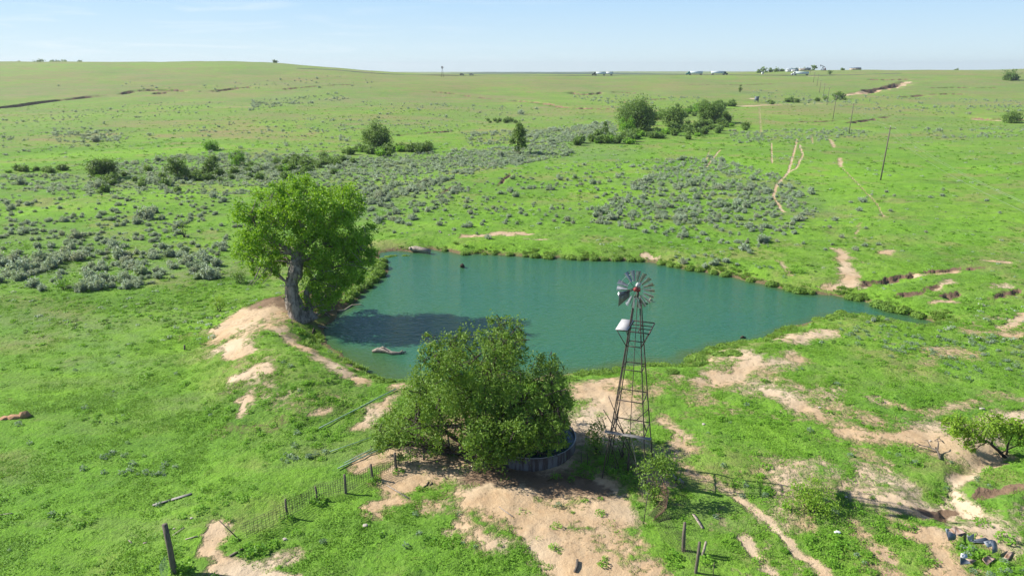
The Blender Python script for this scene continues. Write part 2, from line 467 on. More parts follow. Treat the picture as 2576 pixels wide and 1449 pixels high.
DARKV = strokes([                          # thick dark broad-leaved growth
 ([(0,760),(200,770),(420,760)], 5, .8), ([(560,700),(600,720)], 3, .6), ([(850,760),(960,680)], 1.6, .9), ([(250,428),(520,455),(850,400)], 7, .7), ([(700,1000),(850,1060)], 4, .7),
 ([(600,1060),(660,1090)], 2, .6), ([(880,375),(1080,372)], 6, .6), ([(1450,350),(1700,340),(1850,305)], 9, .6), ([(1500,1175),(1600,1190)], 2.0, .9), ([(1380,1180),(1640,1300)], 1.5, .5),
 ([(1950,1230),(2100,1290)], 2.5, .7), ([(1650,1290),(1800,1330),(2050,1400)], 1.8, .4), ([(1470,182),(1900,182)], 5, 0)])
SAGEG = strokes([                          # ground under dense sagebrush: greyer
 ([(430,440),(900,420),(1400,380)], 26, .8), ([(0,690),(300,680),(560,690)], 7, .8), ([(900,540),(1080,460)], 8, .7), ([(1600,460),(1950,470),(2000,520)], 9, .6),
 ([(1350,330),(1480,360)], 16, .8), ([(1900,330),(2240,335)], 7, .6), ([(0,600),(250,620)], 8, .4), ([(1500,232),(2000,235)], 25, .4), ([(40,800),(300,870)], 4, .5), ([(180,920),(330,930)], 2.5, .6), ([(240,1010),(300,1000)], 1.5, .6), ([(330,850),(470,800)], 2.5, .4), ([(1900,240),(2300,300)], 20,.3), ([(400,250),(840,250)], 20,.3)])

def paint(x, y, L, soft=0.75):
    m = np.zeros(x.shape)
    for P, r, s in L:
        R = r * 1.9
        k = (x > P[:,0].min()-R) & (x < P[:,0].max()+R) & (y > P[:,1].min()-R) & (y < P[:,1].max()+R)
        if not k.any() or s <= 0: continue
        xk, yk = x[k], y[k]; q = max(1.2, r*1.3)
        d, _, _ = seg_dist(xk + (fbm(xk/q, yk/q, 191, 2)-.5)*r*1.3, yk + (fbm(xk/q, yk/q, 195, 2)-.5)*r*1.3, P)
        m[k] = np.maximum(m[k], s * (1 - sstep(r * (1 - soft), r * 1.45, d)))
    return m
def dirt_share(x, y):
    """how worn the sward is, 0..1.1, smooth"""
    d = paint(x, y, DIRT, 1.0)
    right = sstep(8, 16, x) * (1 - sstep(62, 80, y)) * sstep(24, 30, y)
    d = np.maximum(d, .56 * right * sstep(0.40, 0.70, fbm(x / 5., y / 5., 91, 3)))
    m, _, _ = seg_dist(x, y, MOUND)
    return d * sstep(1.0, 2.0, m)
def dirt_mask(x, y):
    d = dirt_share(x, y)
    n = 0.55 * fbm(x / 2.6, y / 2.6, 81, 4) + 0.45 * fbm(x / 0.6, y / 0.6, 85, 3)
    return sstep(0.36, 0.66, d + (n - 0.5) * 0.9) * sstep(0.02, 0.14, d)

# ------------------------------------------------------------------ node helpers and materials
def new_mat(name):
    m = bpy.data.materials.new(name); m.use_nodes = True
    m.node_tree.nodes.clear()
    return m, m.node_tree
def nd(nt, ty, props=None, **ins):
    n = nt.nodes.new(ty)
    for k, v in (props or {}).items(): setattr(n, k, v)
    for k, v in ins.items():
        key = int(k[1:]) if (k[0] == '_' and k[1:].isdigit()) else k.replace('_', ' ')
        s = n.inputs[key]
        if isinstance(v, bpy.types.NodeSocket): nt.links.new(v, s)
        else: s.default_value = v
    return n
def mixc(nt, f, a, b, mode='MIX'):
    n = nt.nodes.new("ShaderNodeMix"); n.data_type = 'RGBA'; n.blend_type = mode; n.clamp_factor = True
    for s, v in ((n.inputs["Factor"], f), (n.inputs[6], a), (n.inputs[7], b)):
        if isinstance(v, bpy.types.NodeSocket): nt.links.new(v, s)
        else: s.default_value = v if not isinstance(v, tuple) else (*v, 1)[:4]
    return n.outputs[2]
def mrange(nt, v, a, b, c=0., d=1.):
    return nd(nt, "ShaderNodeMapRange", None, Value=v, From_Min=a, From_Max=b, To_Min=c, To_Max=d).outputs[0]
def noise(nt, vec, scale, detail=4., rough=0.55, dist=0.):
    return nd(nt, "ShaderNodeTexNoise", None, Vector=vec, Scale=scale, Detail=detail, Roughness=rough, Distortion=dist).outputs[0]
def math_(nt, op, a, b):
    n = nt.nodes.new("ShaderNodeMath"); n.operation = op
    for i, v in enumerate((a, b)):
        if isinstance(v, bpy.types.NodeSocket): nt.links.new(v, n.inputs[i])
        else: n.inputs[i].default_value = v
    return n.outputs[0]
def finish(nt, shader): nd(nt, "ShaderNodeOutputMaterial", None, Surface=shader)

G_A, G_B, G_C, G_D = (0.138, 0.300, 0.030), (0.190, 0.352, 0.036), (0.100, 0.215, 0.032), (0.180, 0.262, 0.070)
def grass_colour(nt, pos):
    n1 = noise(nt, pos, 0.035, 3.); n2 = noise(nt, pos, 0.33, 4., 0.6); n3 = noise(nt, pos, 2.2, 3., 0.6)
    c = mixc(nt, mrange(nt, n1, 0.35, 0.65), G_A, G_B)
    c = mixc(nt, mrange(nt, n2, 0.47, 0.72, 0, .75), c, G_C)
    c = mixc(nt, mrange(nt, n3, 0.55, 0.75, 0, .5), c, G_D)
    return c

def ground_material():
    m, nt = new_mat("pasture")
    pos = nd(nt, "ShaderNodeNewGeometry").outputs["Position"]
    a1 = nd(nt, "ShaderNodeAttribute", {"attribute_name": "cover_one"})
    a2 = nd(nt, "ShaderNodeAttribute", {"attribute_name": "cover_two"})
    s1 = nd(nt, "ShaderNodeSeparateColor", None, Color=a1.outputs["Color"]); dirt, dry, mud = s1.outputs; lush = a1.outputs["Alpha"]
    s2 = nd(nt, "ShaderNodeSeparateColor", None, Color=a2.outputs["Color"]); cut, sage, far = s2.outputs; dark = a2.outputs["Alpha"]
    fine = noise(nt, pos, 3.2, 5., 0.65); mid = noise(nt, pos, 0.55, 5., 0.6); big = noise(nt, pos, 0.06, 4., 0.6); vf = noise(nt, pos, 11., 3., 0.7)
    c = grass_colour(nt, pos)
    c = mixc(nt, math_(nt, 'MULTIPLY', lush, mrange(nt, mid, .25, .6, .3, 1.)), c, (0.215, 0.430, 0.030))
    # weathered, rust-tinted bunch grass
    rv = nd(nt, "ShaderNodeMapping", None, Vector=pos, Scale=(0.4, 1.0, 1.0)).outputs[0]
    rn = math_(nt, 'ADD', math_(nt, 'MULTIPLY', mid, .45), math_(nt, 'MULTIPLY', noise(nt, rv, 0.09, 6., 0.7), .55))
    dn = math_(nt, 'MULTIPLY', dry, mrange(nt, rn, .42, .56, 0.2, 1.))
    c = mixc(nt, math_(nt, 'MULTIPLY', dn, 1.0), c, mixc(nt, big, (0.345, 0.232, 0.128), (0.285, 0.250, 0.120)))
    c = mixc(nt, math_(nt, 'MULTIPLY', sage, mrange(nt, mid, .38, .6, .15, .85)), c, (0.175, 0.225, 0.120))
    c = mixc(nt, math_(nt, 'MULTIPLY', dark, mrange(nt, fine, .35, .6, .2, .9)), c, (0.050, 0.125, 0.018))
    stv = nd(nt, "ShaderNodeMapping", None, Vector=pos, Scale=(0.35, 1.0, 1.0)).outputs[0]
    st = noise(nt, stv, 0.16, 6., 0.72)
    c = mixc(nt, mrange(nt, st, .50, .66, 0, .55), c, (0.175, 0.215, 0.085))
    c = mixc(nt, mrange(nt, st, .48, .34, 0, .40), c, (0.085, 0.175, 0.040))
    # small brown thatch and dark weeds everywhere
    c = mixc(nt, mrange(nt, fine, .52, .70, 0, .58), c, (0.058, 0.125, 0.026))
    gr = noise(nt, pos, 6.5, 4., .75)
    c = mixc(nt, mrange(nt, gr, .54, .68, 0, .42), c, (0.045, 0.100, 0.022))
    c = mixc(nt, mrange(nt, gr, .47, .36, 0, .45), c, (0.235, 0.410, 0.060))
    c = mixc(nt, mrange(nt, vf, .60, .72, 0, .35), c, (0.185, 0.215, 0.075))
    th = noise(nt, pos, 0.9, 5., 0.7)
    c = mixc(nt, mrange(nt, th, .62, .74, 0, .5), c, (0.205, 0.175, 0.085))
    # far plain beyond the road
    c = mixc(nt, math_(nt, 'MULTIPLY', far, .85), c, (0.045, 0.085, 0.045))
    # bare sand
    sn = noise(nt, pos, 1.4, 6., 0.7)
    sand = mixc(nt, mrange(nt, sn, .35, .7), (0.520, 0.385, 0.240), (0.460, 0.312, 0.180))
    sand = mixc(nt, mrange(nt, vf, .56, .72, 0, .5), sand, (0.42, 0.30, 0.18))
    hoof = nd(nt, "ShaderNodeTexVoronoi", None, Vector=pos, Scale=2.1, Randomness=1.0).outputs["Distance"]
    hk = math_(nt, 'MULTIPLY', mrange(nt, hoof, .20, .10), mrange(nt, noise(nt, pos, .35, 3.), .48, .6))
    sand = mixc(nt, math_(nt, 'MULTIPLY', hk, .65), sand, (0.20, 0.135, 0.085))
    pale = noise(nt, pos, 0.12, 3.)
    sand = mixc(nt, mrange(nt, pale, .45, .65), sand, (0.56, 0.445, 0.31))
    ea = noise(nt, pos, 0.42, 8., 0.68, 0.3); eb = noise(nt, pos, 2.0, 5., 0.7)
    ed = math_(nt, 'ADD', math_(nt, 'MULTIPLY', math_(nt, 'SUBTRACT', ea, .5), 1.35), math_(nt, 'MULTIPLY', math_(nt, 'SUBTRACT', eb, .5), 1.5))
    edge = math_(nt, 'MULTIPLY', math_(nt, 'ADD', dirt, ed), mrange(nt, dirt, .03, .16))
    c = mixc(nt, mrange(nt, edge, .32, .72), c, sand)
    # brown mud, litter and shore
    medge = math_(nt, 'ADD', mud, math_(nt, 'MULTIPLY', math_(nt, 'SUBTRACT', fine, .5), 1.2))
    mudc = mixc(nt, vf, (0.125, 0.080, 0.050), (0.235, 0.160, 0.105))
    c = mixc(nt, mrange(nt, medge, .35, .75, 0, .9), c, mudc)
    cutc = mixc(nt, sn, (0.165, 0.110, 0.072), (0.260, 0.175, 0.115))
    c = mixc(nt, mrange(nt, cut, .15, .5), c, cutc)
    hgt = math_(nt, 'ADD', math_(nt, 'MULTIPLY', fine, 0.16), math_(nt, 'MULTIPLY', vf, 0.05))
    hgt = math_(nt, 'ADD', hgt, math_(nt, 'MULTIPLY', mid, 0.30))
    hgt = math_(nt, 'MULTIPLY', hgt, mrange(nt, edge, .32, .72, 1., .42))
    bmp = nd(nt, "ShaderNodeBump", None, Height=hgt, Distance=1.0, Strength=1.0)
    b = nd(nt, "ShaderNodeBsdfPrincipled", None, Base_Color=c, Roughness=0.95, Normal=bmp.outputs[0])
    b.inputs["Specular IOR Level"].default_value = 0.12
    finish(nt, b.outputs[0])
    return m

def soft_normal(nt, k):
    g = nd(nt, "ShaderNodeNewGeometry").outputs["Normal"]
    a = nd(nt, "ShaderNodeVectorMath", {"operation": 'ADD'}, _0=g, _1=(0, 0, k)).outputs[0]
    return nd(nt, "ShaderNodeVectorMath", {"operation": 'NORMALIZE'}, _0=a).outputs[0]
def leaf_material(name, c1, c2, trans=0.35, var=0.35, lift=0.5):
    m, nt = new_mat(name)
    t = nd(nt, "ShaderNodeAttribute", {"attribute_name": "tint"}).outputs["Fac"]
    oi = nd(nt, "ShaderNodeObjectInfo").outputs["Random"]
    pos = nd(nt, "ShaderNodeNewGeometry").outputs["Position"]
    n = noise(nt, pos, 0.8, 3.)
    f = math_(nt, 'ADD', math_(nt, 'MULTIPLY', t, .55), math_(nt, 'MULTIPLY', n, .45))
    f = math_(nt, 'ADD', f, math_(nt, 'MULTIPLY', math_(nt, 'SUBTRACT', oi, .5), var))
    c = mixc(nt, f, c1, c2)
    if name == "sagebrush_leaf":                  # some plants are half dead and brown
        c = mixc(nt, mrange(nt, oi, .72, .95, 0, .6), c, (0.34, 0.345, 0.235))
        c = mixc(nt, mrange(nt, oi, .25, .05, 0, .5), c, (0.24, 0.38, 0.16))
    d = nd(nt, "ShaderNodeBsdfPrincipled", None, Base_Color=c, Roughness=0.55, Normal=soft_normal(nt, lift))
    d.inputs["Specular IOR Level"].default_value = 0.25
    tc = mixc(nt, 0.55, c, (c2[0]*1.5, c2[1]*1.45, c2[2]*0.6))
    tr = nd(nt, "ShaderNodeBsdfTranslucent", None, Color=tc)
    ms = nd(nt, "ShaderNodeMixShader", None, _0=trans, _1=d.outputs[0], _2=tr.outputs[0])
    finish(nt, ms.outputs[0])
    return m

def grass_blade_material():
    m, nt = new_mat("grass_blades")
    pos = nd(nt, "ShaderNodeNewGeometry").outputs["Position"]
    t = nd(nt, "ShaderNodeAttribute", {"attribute_name": "tint"}).outputs["Fac"]
    c = grass_colour(nt, pos)
    c = mixc(nt, mrange(nt, t, 0, 1, .25, .8), c, (0.280, 0.560, 0.065))
    d = nd(nt, "ShaderNodeBsdfPrincipled", None, Base_Color=c, Roughness=0.6, Normal=soft_normal(nt, 1.6))
    d.inputs["Specular IOR Level"].default_value = 0.2
    tr = nd(nt, "ShaderNodeBsdfTranslucent", None, Color=mixc(nt, .6, c, (0.36, 0.60, 0.05)))
    finish(nt, nd(nt, "ShaderNodeMixShader", None, _0=.3, _1=d.outputs[0], _2=tr.outputs[0]).outputs[0])
    return m

def solid(name, c1, c2=None, rough=0.8, metal=0.0, scale=6., spec=0.3, bump=0.0, stretch=None):
    m, nt = new_mat(name)
    pos = nd(nt, "ShaderNodeTexCoord").outputs["Object"]
    if stretch: pos = nd(nt, "ShaderNodeMapping", None, Vector=pos, Scale=stretch).outputs[0]
    n = noise(nt, pos, scale, 5., 0.65)
    c = mixc(nt, mrange(nt, n, .38, .62), c1, c2 or c1)
    b = nd(nt, "ShaderNodeBsdfPrincipled", None, Base_Color=c, Roughness=rough, Metallic=metal)
    b.inputs["Specular IOR Level"].default_value = spec
    if bump:
        nt.links.new(nd(nt, "ShaderNodeBump", None, Height=n, Distance=bump, Strength=0.8).outputs[0], b.inputs["Normal"])
    finish(nt, b.outputs[0])
    return m

def water_material(name="pond_water", tank=False):
    m, nt = new_mat(name)
    pos = nd(nt, "ShaderNodeNewGeometry").outputs["Position"]
    warp = nd(nt, "ShaderNodeMapping", None, Vector=pos, Scale=(1.0, 2.6, 1.0), Rotation=(0, 0, math.radians(12))).outputs[0]
    r1 = noise(nt, warp, 1.35, 3., 0.55, 0.4); r2 = noise(nt, warp, 0.22, 2.)
    r3 = noise(nt, warp, 4.2, 2., .5)
    h = math_(nt, 'ADD', math_(nt, 'MULTIPLY', r1, 0.13), math_(nt, 'MULTIPLY', r2, 0.06))
    h = math_(nt, 'ADD', h, math_(nt, 'MULTIPLY', r3, 0.035))
    bmp = nd(nt, "ShaderNodeBump", None, Height=h, Distance=1.0, Strength=0.25 if tank else 0.85)
    n = noise(nt, pos, 0.07, 3.)
    c = mixc(nt, mrange(nt, n, .35, .65), (0.033, 0.135, 0.074), (0.045, 0.146, 0.063))
    if not tank:
        sh = nd(nt, "ShaderNodeAttribute", {"attribute_name": "shallow"}).outputs["Fac"]
        shn = math_(nt, 'ADD', sh, math_(nt, 'MULTIPLY', math_(nt, 'SUBTRACT', noise(nt, pos, .35, 4.), .5), .5))
        c = mixc(nt, mrange(nt, shn, .3, 1.), c, (0.065, 0.125, 0.030))
    else:
        c = mixc(nt, n, (0.012, 0.05, 0.06), (0.02, 0.07, 0.07))
    b = nd(nt, "ShaderNodeBsdfPrincipled", None, Base_Color=c, Roughness=0.06, IOR=1.333, Normal=bmp.outputs[0])
    b.inputs["Specular IOR Level"].default_value = 0.5
    finish(nt, b.outputs[0])
    return m

M_GROUND = ground_material()
M_BLADE = grass_blade_material()
M_WATER = water_material()
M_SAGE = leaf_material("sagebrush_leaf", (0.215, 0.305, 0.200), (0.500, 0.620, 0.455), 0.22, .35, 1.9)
M_SHRUBB = leaf_material("grey_green_shrub_leaf", (0.075, 0.155, 0.035), (0.220, 0.340, 0.085), 0.3, .5, .6)
M_COTTON = leaf_material("cottonwood_leaf", (0.085, 0.205, 0.014), (0.290, 0.500, 0.034), 0.34, .0, .25)
M_HACK = leaf_material("hackberry_leaf", (0.050, 0.125, 0.016), (0.240, 0.380, 0.052), 0.26, .0, .15)
M_MESQ = leaf_material("mesquite_leaf", (0.13, 0.26, 0.022), (0.310, 0.470, 0.045), 0.35, .2)
M_SHRUB = leaf_material("dark_shrub_leaf", (0.055, 0.125, 0.022), (0.180, 0.290, 0.055), 0.3, .5, .5)
M_WEED = leaf_material("weed_leaf", (0.110, 0.270, 0.028), (0.260, 0.500, 0.050), 0.35, .5, 1.)
M_BLUEW = leaf_material("grey_weed_leaf", (0.13, 0.22, 0.11), (0.24, 0.33, 0.21), 0.2, .3)
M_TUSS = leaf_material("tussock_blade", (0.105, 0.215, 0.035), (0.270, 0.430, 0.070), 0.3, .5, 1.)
M_BARK = solid("grey_bark", (0.37, 0.32, 0.275), (0.12, 0.10, 0.082), .95, scale=4., bump=.16, stretch=(1, 1, .22))
M_DARKBARK = solid("dark_bark", (0.090, 0.070, 0.055), (0.045, 0.036, 0.030), .95, scale=9., bump=.03)
M_DEAD = solid("bleached_wood", (0.42, 0.36, 0.30), (0.20, 0.165, 0.135), .9, scale=7., bump=.03)
M_POST = solid("weathered_post", (0.105, 0.088, 0.075), (0.175, 0.145, 0.115), .95, scale=12., bump=.02, stretch=(1, 1, .2))
M_POLE = solid("utility_pole_wood", (0.12, 0.105, 0.09), (0.19, 0.16, 0.135), .95, scale=4.)
M_RUST = solid("rusty_steel", (0.105, 0.083, 0.070), (0.060, 0.052, 0.047), .75, .25, 8.)
M_GALV = solid("galvanised_sheet", (0.36, 0.38, 0.40), (0.24, 0.26, 0.275), .42, .75, 5.)
M_PLANK = solid("grey_plank", (0.34, 0.32, 0.30), (0.20, 0.185, 0.17), .9, scale=4., stretch=(1, 8, 1))
M_WIRE = solid("rusty_wire", (0.16, 0.12, 0.095), (0.10, 0.08, 0.07), .7, .3)
M_PIPE = solid("pale_green_pipe", (0.22, 0.36, 0.25), (0.32, 0.44, 0.33), .55)
M_CABLE = solid("aluminium_cable", (0.42, 0.46, 0.36), None, .5, .3)
M_WHITE = solid("white_paint", (0.74, 0.75, 0.77), (0.64, 0.66, 0.68), .5, scale=2.)

# ------------------------------------------------------------------ the ground sheet: a fan of quads, finer where the land is seen close by
def build_ground():
    ang = np.concatenate([np.radians(np.linspace(-80, -42, 60, endpoint=False)), np.radians(np.linspace(-42, 42, 880)), np.radians(np.linspace(42, 80, 61)[1:])])
    r = [20.0]
    while r[-1] < 9000:
        v = r[-1] - 10
        st = 0.16 if v < 36 else max(0.16, (v) * 0.0046)
        if v > 1300: st = v * 0.02
        r.append(r[-1] + st)
    r = np.array(r)
    A, R = np.meshgrid(ang, r)
    ax, ay = 0.0, -10.0                       # the fan's tip lies behind the view point
    x = (ax + R * np.sin(A)).ravel(); y = (ay + R * np.cos(A)).ravel()
    z, cut, shore = land(x, y, True)
    nr, na = A.shape
    i = np.arange(nr-1)[:, None] * na + np.arange(na-1)[None, :]
    F = np.stack([i, i+1, i+na+1, i+na], -1).reshape(-1, 4)
    dirt = dirt_share(x, y)
    wet = sstep(2.0, 0.1, np.abs(shore + 0.1)) * 0.95
    mud = np.maximum(paint(x, y, MUD), wet * (0.4 + 0.9 * fbm(x/3., y/3., 101, 3)))
    mud = np.where(shore < 0.0, 1.0, mud)
    dirt = np.where(shore < 0.5, 0, dirt)
    dry = np.clip(paint(x, y, DRY, .95) + .30*sstep(200, 420, y) + .25*sstep(450, 800, y) + 0.55 * sstep(.52, .72, fbm(x/60., y/40., 105, 4)) * sstep(170, 330, y) + .55*sstep(.54,.72,fbm(x/7., y/7., 109, 4)), 0, 1)
    lush = np.clip(paint(x, y, LUSH, .95) + 0.5 * sstep(.5, .7, fbm(x/22., y/22., 113, 4)), 0, 1)
    dark = np.clip(paint(x, y, DARKV, .9) + .35 * sstep(.55, .75, fbm(x/7., y/7., 117, 4)) * (1 - sstep(110, 170, y)), 0, 1)
    sage = np.clip(paint(x, y, SAGEG, .95) + .25 * sstep(300, 700, y) + .35*sstep(.5,.7,fbm(x/70., y/50., 121, 3))*sstep(200,400,y), 0, 1)
    far = sstep(1250, 1700, y) * sstep(-350, -150, x) * (1-sstep(500,800,x))
    one = np.stack([dirt, dry, mud, lush], 1); two = np.stack([cut, sage, far, dark], 1)
    me = np_mesh("ground", np.stack([x, y, z], 1), [F], True, {"cover_one": ('FLOAT_COLOR', one), "cover_two": ('FLOAT_COLOR', two)})
    me.materials.append(M_GROUND)
    o = bpy.data.objects.new("ground", me); COL.objects.link(o)
    return tag(o, "rolling green pasture with sandy bare patches and eroded banks", "pasture", kind="structure")
build_ground()

def build_water():
    x0, x1 = POND[:,0].min()-3, POND[:,0].max()+3; y0, y1 = POND[:,1].min()-3, POND[:,1].max()+3
    xs = np.arange(x0, x1, 0.6); ys = np.arange(y0, y1, 0.6)
    X, Y = np.meshgrid(xs, ys); x = X.ravel(); y = Y.ravel()
    d, _, _ = seg_dist(x, y, POND, True); s = np.where(inside(x, y, POND), -d, d)
    nx = len(xs)
    i = np.arange(len(ys)-1)[:, None]*nx + np.arange(nx-1)[None, :]
    F = np.stack([i, i+1, i+nx+1, i+nx], -1).reshape(-1, 4)
    keep = (s[F] < 1.8).all(1)
    sw = L2([(860,890),(960,945),(1010,960)])
    ds, _, _ = seg_dist(x, y, sw)
    sh = np.clip(np.maximum(.9 * (1 - sstep(1.0, 7.5, ds)), 0.75 * (1 - sstep(0.2, 2.2, -s)) + .45 * (1 - sstep(1., 9., -s)) * (1 - sstep(60, 66, y))), 0, 1)
    me = np_mesh("water", np.stack([x, y, np.full(x.shape, WATER_Z)], 1), [F[keep]], True, {"shallow": ('FLOAT', sh)})
    me.materials.append(M_WATER)
    o = bpy.data.objects.new("water", me); COL.objects.link(o)
    tag(o, "murky teal stock pond rippled by the breeze", "pond", kind="structure")
build_water()

# ------------------------------------------------------------------ plants as meshes
def leaf_quads(C, N, size, wid=0.55):
    """flat four-cornered leaves at centres C with normals N"""
    n = len(C)
    t = RNG.normal(size=(n, 3)); t -= N * (t * N).sum(1)[:, None]; t /= np.linalg.norm(t, axis=1)[:, None] + 1e-9
    b = np.cross(N, t)
    s = np.broadcast_to(np.asarray(size), (n,))[:, None]
    V = np.stack([C - t*s, C + b*s*wid, C + t*s, C - b*s*wid], 1).reshape(-1, 3)
    F = np.arange(4*n).reshape(n, 4)
    return V, F
def clump_crown(g, blobs, leaves_per, size, sub=14, spread=0.33, up=0.35, shell=0.55):
    """foliage of many leaf-sized faces: every blob carries sub-sprays on its outside"""
    for (c, rad) in blobs:
        c = np.array(c); rad = np.array(rad if hasattr(rad, '__len__') else (rad, rad, rad), float)
        k = max(4, int(sub))
        u = RNG.normal(size=(k, 3)); u /= np.linalg.norm(u, axis=1)[:, None]
        rr = shell + (1 - shell) * RNG.random(k)[:, None] ** .6
        sc = c + u * rad * rr
        n = max(8, int(leaves_per * (rad.mean() ** 1.6)))
        j = RNG.integers(0, k, n)
        p = sc[j] + RNG.normal(size=(n, 3)) * rad * spread * (0.5 + RNG.random(k)[j][:, None])
        nr = RNG.normal(size=(n, 3)) * 0.8 + (p - c) / rad.mean() * 0.6 + np.array([0, 0, up])
        nr /= np.linalg.norm(nr, axis=1)[:, None] + 1e-9
        V, F = leaf_quads(p, nr, size * (0.65 + 0.7 * RNG.random(n)))
        tint = np.clip(RNG.random(n) * .7 + RNG.random(k)[j] * .3, 0, 1)
        g.add(V, [F], np.repeat(tint, 4))
def sage_mesh(name, r=0.55, h=0.65, sprays=34, seed=0, mat=None, leaf=0.085, per=14):
    """a rounded bush of upright grey sprays"""
    g = G()
    n = sprays
    a = RNG.random(n) * 2 * np.pi; q = np.sqrt(RNG.random(n))
    base = np.stack([np.cos(a)*q*r*.45, np.sin(a)*q*r*.45, np.zeros(n)], 1)
    lob = 1 + .20 * np.sin(2*a + seed) + .10 * np.sin(3*a + 2.1*seed)
    top = np.stack([np.cos(a)*q*r*lob, np.sin(a)*q*r*lob, h*(1.05 - .55*q**2) * (.75 + .45*RNG.random(n))], 1)
    for i in range(n):
        t = np.linspace(.08, 1.0, per)[:, None]
        p = base[i]*(1-t) + top[i]*t + RNG.normal(size=(per, 3))*r*.11
        nr = RNG.normal(size=(per, 3)); nr[:, 2] += .5; nr[:, :2] += (top[i]-base[i])[:2]/r*.5
        nr /= np.linalg.norm(nr, axis=1)[:, None]
        V, F = leaf_quads(p, nr, leaf*(.7+.6*RNG.random(per)), .5)
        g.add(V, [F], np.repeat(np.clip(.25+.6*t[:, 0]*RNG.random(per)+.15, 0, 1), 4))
    sd_ = np.cross(top - base, RNG.normal(size=(n, 3))); sd_ *= .012 / (np.linalg.norm(sd_, axis=1)[:, None] + 1e-9)
    z0 = np.zeros((n, 3)); z0[:, 2] = -.05
    g.add(np.stack([z0 - sd_, z0 + sd_, top + sd_*.4, top - sd_*.4], 1).reshape(-1, 3), [np.arange(4*n).reshape(n, 4)], np.full(4*n, .1))   # its woody stems
    V = np.concatenate(g.V)
    me = np_mesh(name, V, g.F, False, {"tint": ('FLOAT', np.concatenate(g.T))})
    me.materials.append(mat or M_SAGE)
    return me
def blade_mesh(name, r, h, n, mat, w=0.02, lean=0.5):
    a = RNG.random(n)*2*np.pi; q = np.sqrt(RNG.random(n))*r
    b = np.stack([np.cos(a)*q, np.sin(a)*q, np.full(n, -.02)], 1)
    dr = RNG.random(n)*2*np.pi; hh = h*(.5+.7*RNG.random(n)); ln = lean*hh*(.3+RNG.random(n))
    t = b + np.stack([np.cos(dr)*ln, np.sin(dr)*ln, hh], 1)
    s = np.stack([-np.sin(dr), np.cos(dr), np.zeros(n)], 1)*(w*(.6+.8*RNG.random(n)))[:, None]
    mdl = b*.45 + t*.55 + np.array([0, 0, .12])*hh[:, None]
    V = np.stack([b-s, b+s, mdl+s*.8, t, mdl-s*.8], 1).reshape(-1, 3)
    k = np.arange(n)*5
    F4 = np.stack([k, k+1, k+2, k+4], 1); F3 = np.stack([k+4, k+2, k+3], 1)
    me = np_mesh(name, V, [F4, F3], False, {"tint": ('FLOAT', np.repeat(RNG.random(n), 5))})
    me.materials.append(mat)
    return me
def weed_mesh(name, r, h, n, mat, leaf=0.06):
    g = G()
    a = RNG.random(n)*2*np.pi; q = np.sqrt(RNG.random(n))
    p = np.stack([np.cos(a)*q*r, np.sin(a)*q*r, h*RNG.random(n)*(1.1-.7*q)+.02], 1)
    nr = RNG.normal(size=(n, 3))*.6; nr[:, 2] += 1; nr /= np.linalg.norm(nr, axis=1)[:, None]
    V, F = leaf_quads(p, nr, leaf*(.6+.8*RNG.random(n)), .6)
    g.add(V, [F], np.repeat(RNG.random(n), 4))
    me = np_mesh(name, np.concatenate(g.V), g.F, False, {"tint": ('FLOAT', np.concatenate(g.T))})
    me.materials.append(mat)
    return me

def scatter_stuff(name, pts, sc, protos, label, cat, tilt=0.15):
    """ONE object of uncountable growth: points that carry copies of a few plant meshes"""
    n = len(pts)
    me = bpy.data.meshes.new(name + "_points")
    me.vertices.add(n); me.vertices.foreach_set("co", np.asarray(pts, np.float32).ravel())
    a = me.attributes.new("plant_scale", 'FLOAT', 'POINT'); a.data.foreach_set("value", np.asarray(sc, np.float32))
    rot = np.stack([RNG.normal(size=n)*tilt*.5, RNG.normal(size=n)*tilt*.5, RNG.random(n)*2*np.pi], 1)
    a = me.attributes.new("plant_turn", 'FLOAT_VECTOR', 'POINT'); a.data.foreach_set("vector", rot.astype(np.float32).ravel())
    a = me.attributes.new("plant_pick", 'INT', 'POINT'); a.data.foreach_set("value", RNG.integers(0, len(protos), n).astype(np.int32))
    pc = bpy.data.collections.new(name + "_kinds")
    for i, m in enumerate(protos):
        po = bpy.data.objects.new(f"{name}_kind_{i}", m); pc.objects.link(po)
    o = bpy.data.objects.new(name, me); COL.objects.link(o)
    ng = bpy.data.node_groups.new(name + "_growth", 'GeometryNodeTree')
    ng.interface.new_socket("Geometry", in_out='INPUT', socket_type='NodeSocketGeometry')
    ng.interface.new_socket("Geometry", in_out='OUTPUT', socket_type='NodeSocketGeometry')
    gi = ng.nodes.new("NodeGroupInput"); go = ng.nodes.new("NodeGroupOutput")
    ci = ng.nodes.new("GeometryNodeCollectionInfo"); ci.inputs["Collection"].default_value = pc
    ci.inputs["Separate Children"].default_value = True; ci.inputs["Reset Children"].default_value = True
    ip = ng.nodes.new("GeometryNodeInstanceOnPoints"); ip.inputs["Pick Instance"].default_value = True
    def na(nm, ty):
        q = ng.nodes.new("GeometryNodeInputNamedAttribute"); q.data_type = ty; q.inputs["Name"].default_value = nm
        return [s for s in q.outputs if s.enabled and s.name == "Attribute"][0]
    eu = ng.nodes.new("FunctionNodeEulerToRotation")
    ng.links.new(na("plant_turn", 'FLOAT_VECTOR'), eu.inputs[0])
    ng.links.new(eu.outputs[0], ip.inputs["Rotation"])
    ng.links.new(na("plant_scale", 'FLOAT'), ip.inputs["Scale"])
    ng.links.new(na("plant_pick", 'INT'), ip.inputs["Instance Index"])
    ng.links.new(gi.outputs[0], ip.inputs["Points"]); ng.links.new(ci.outputs[0], ip.inputs["Instance"])
    ng.links.new(ip.outputs[0], go.inputs[0])
    md = o.modifiers.new("growth", 'NODES'); md.node_group = ng
    return tag(o, label, cat, kind="stuff")

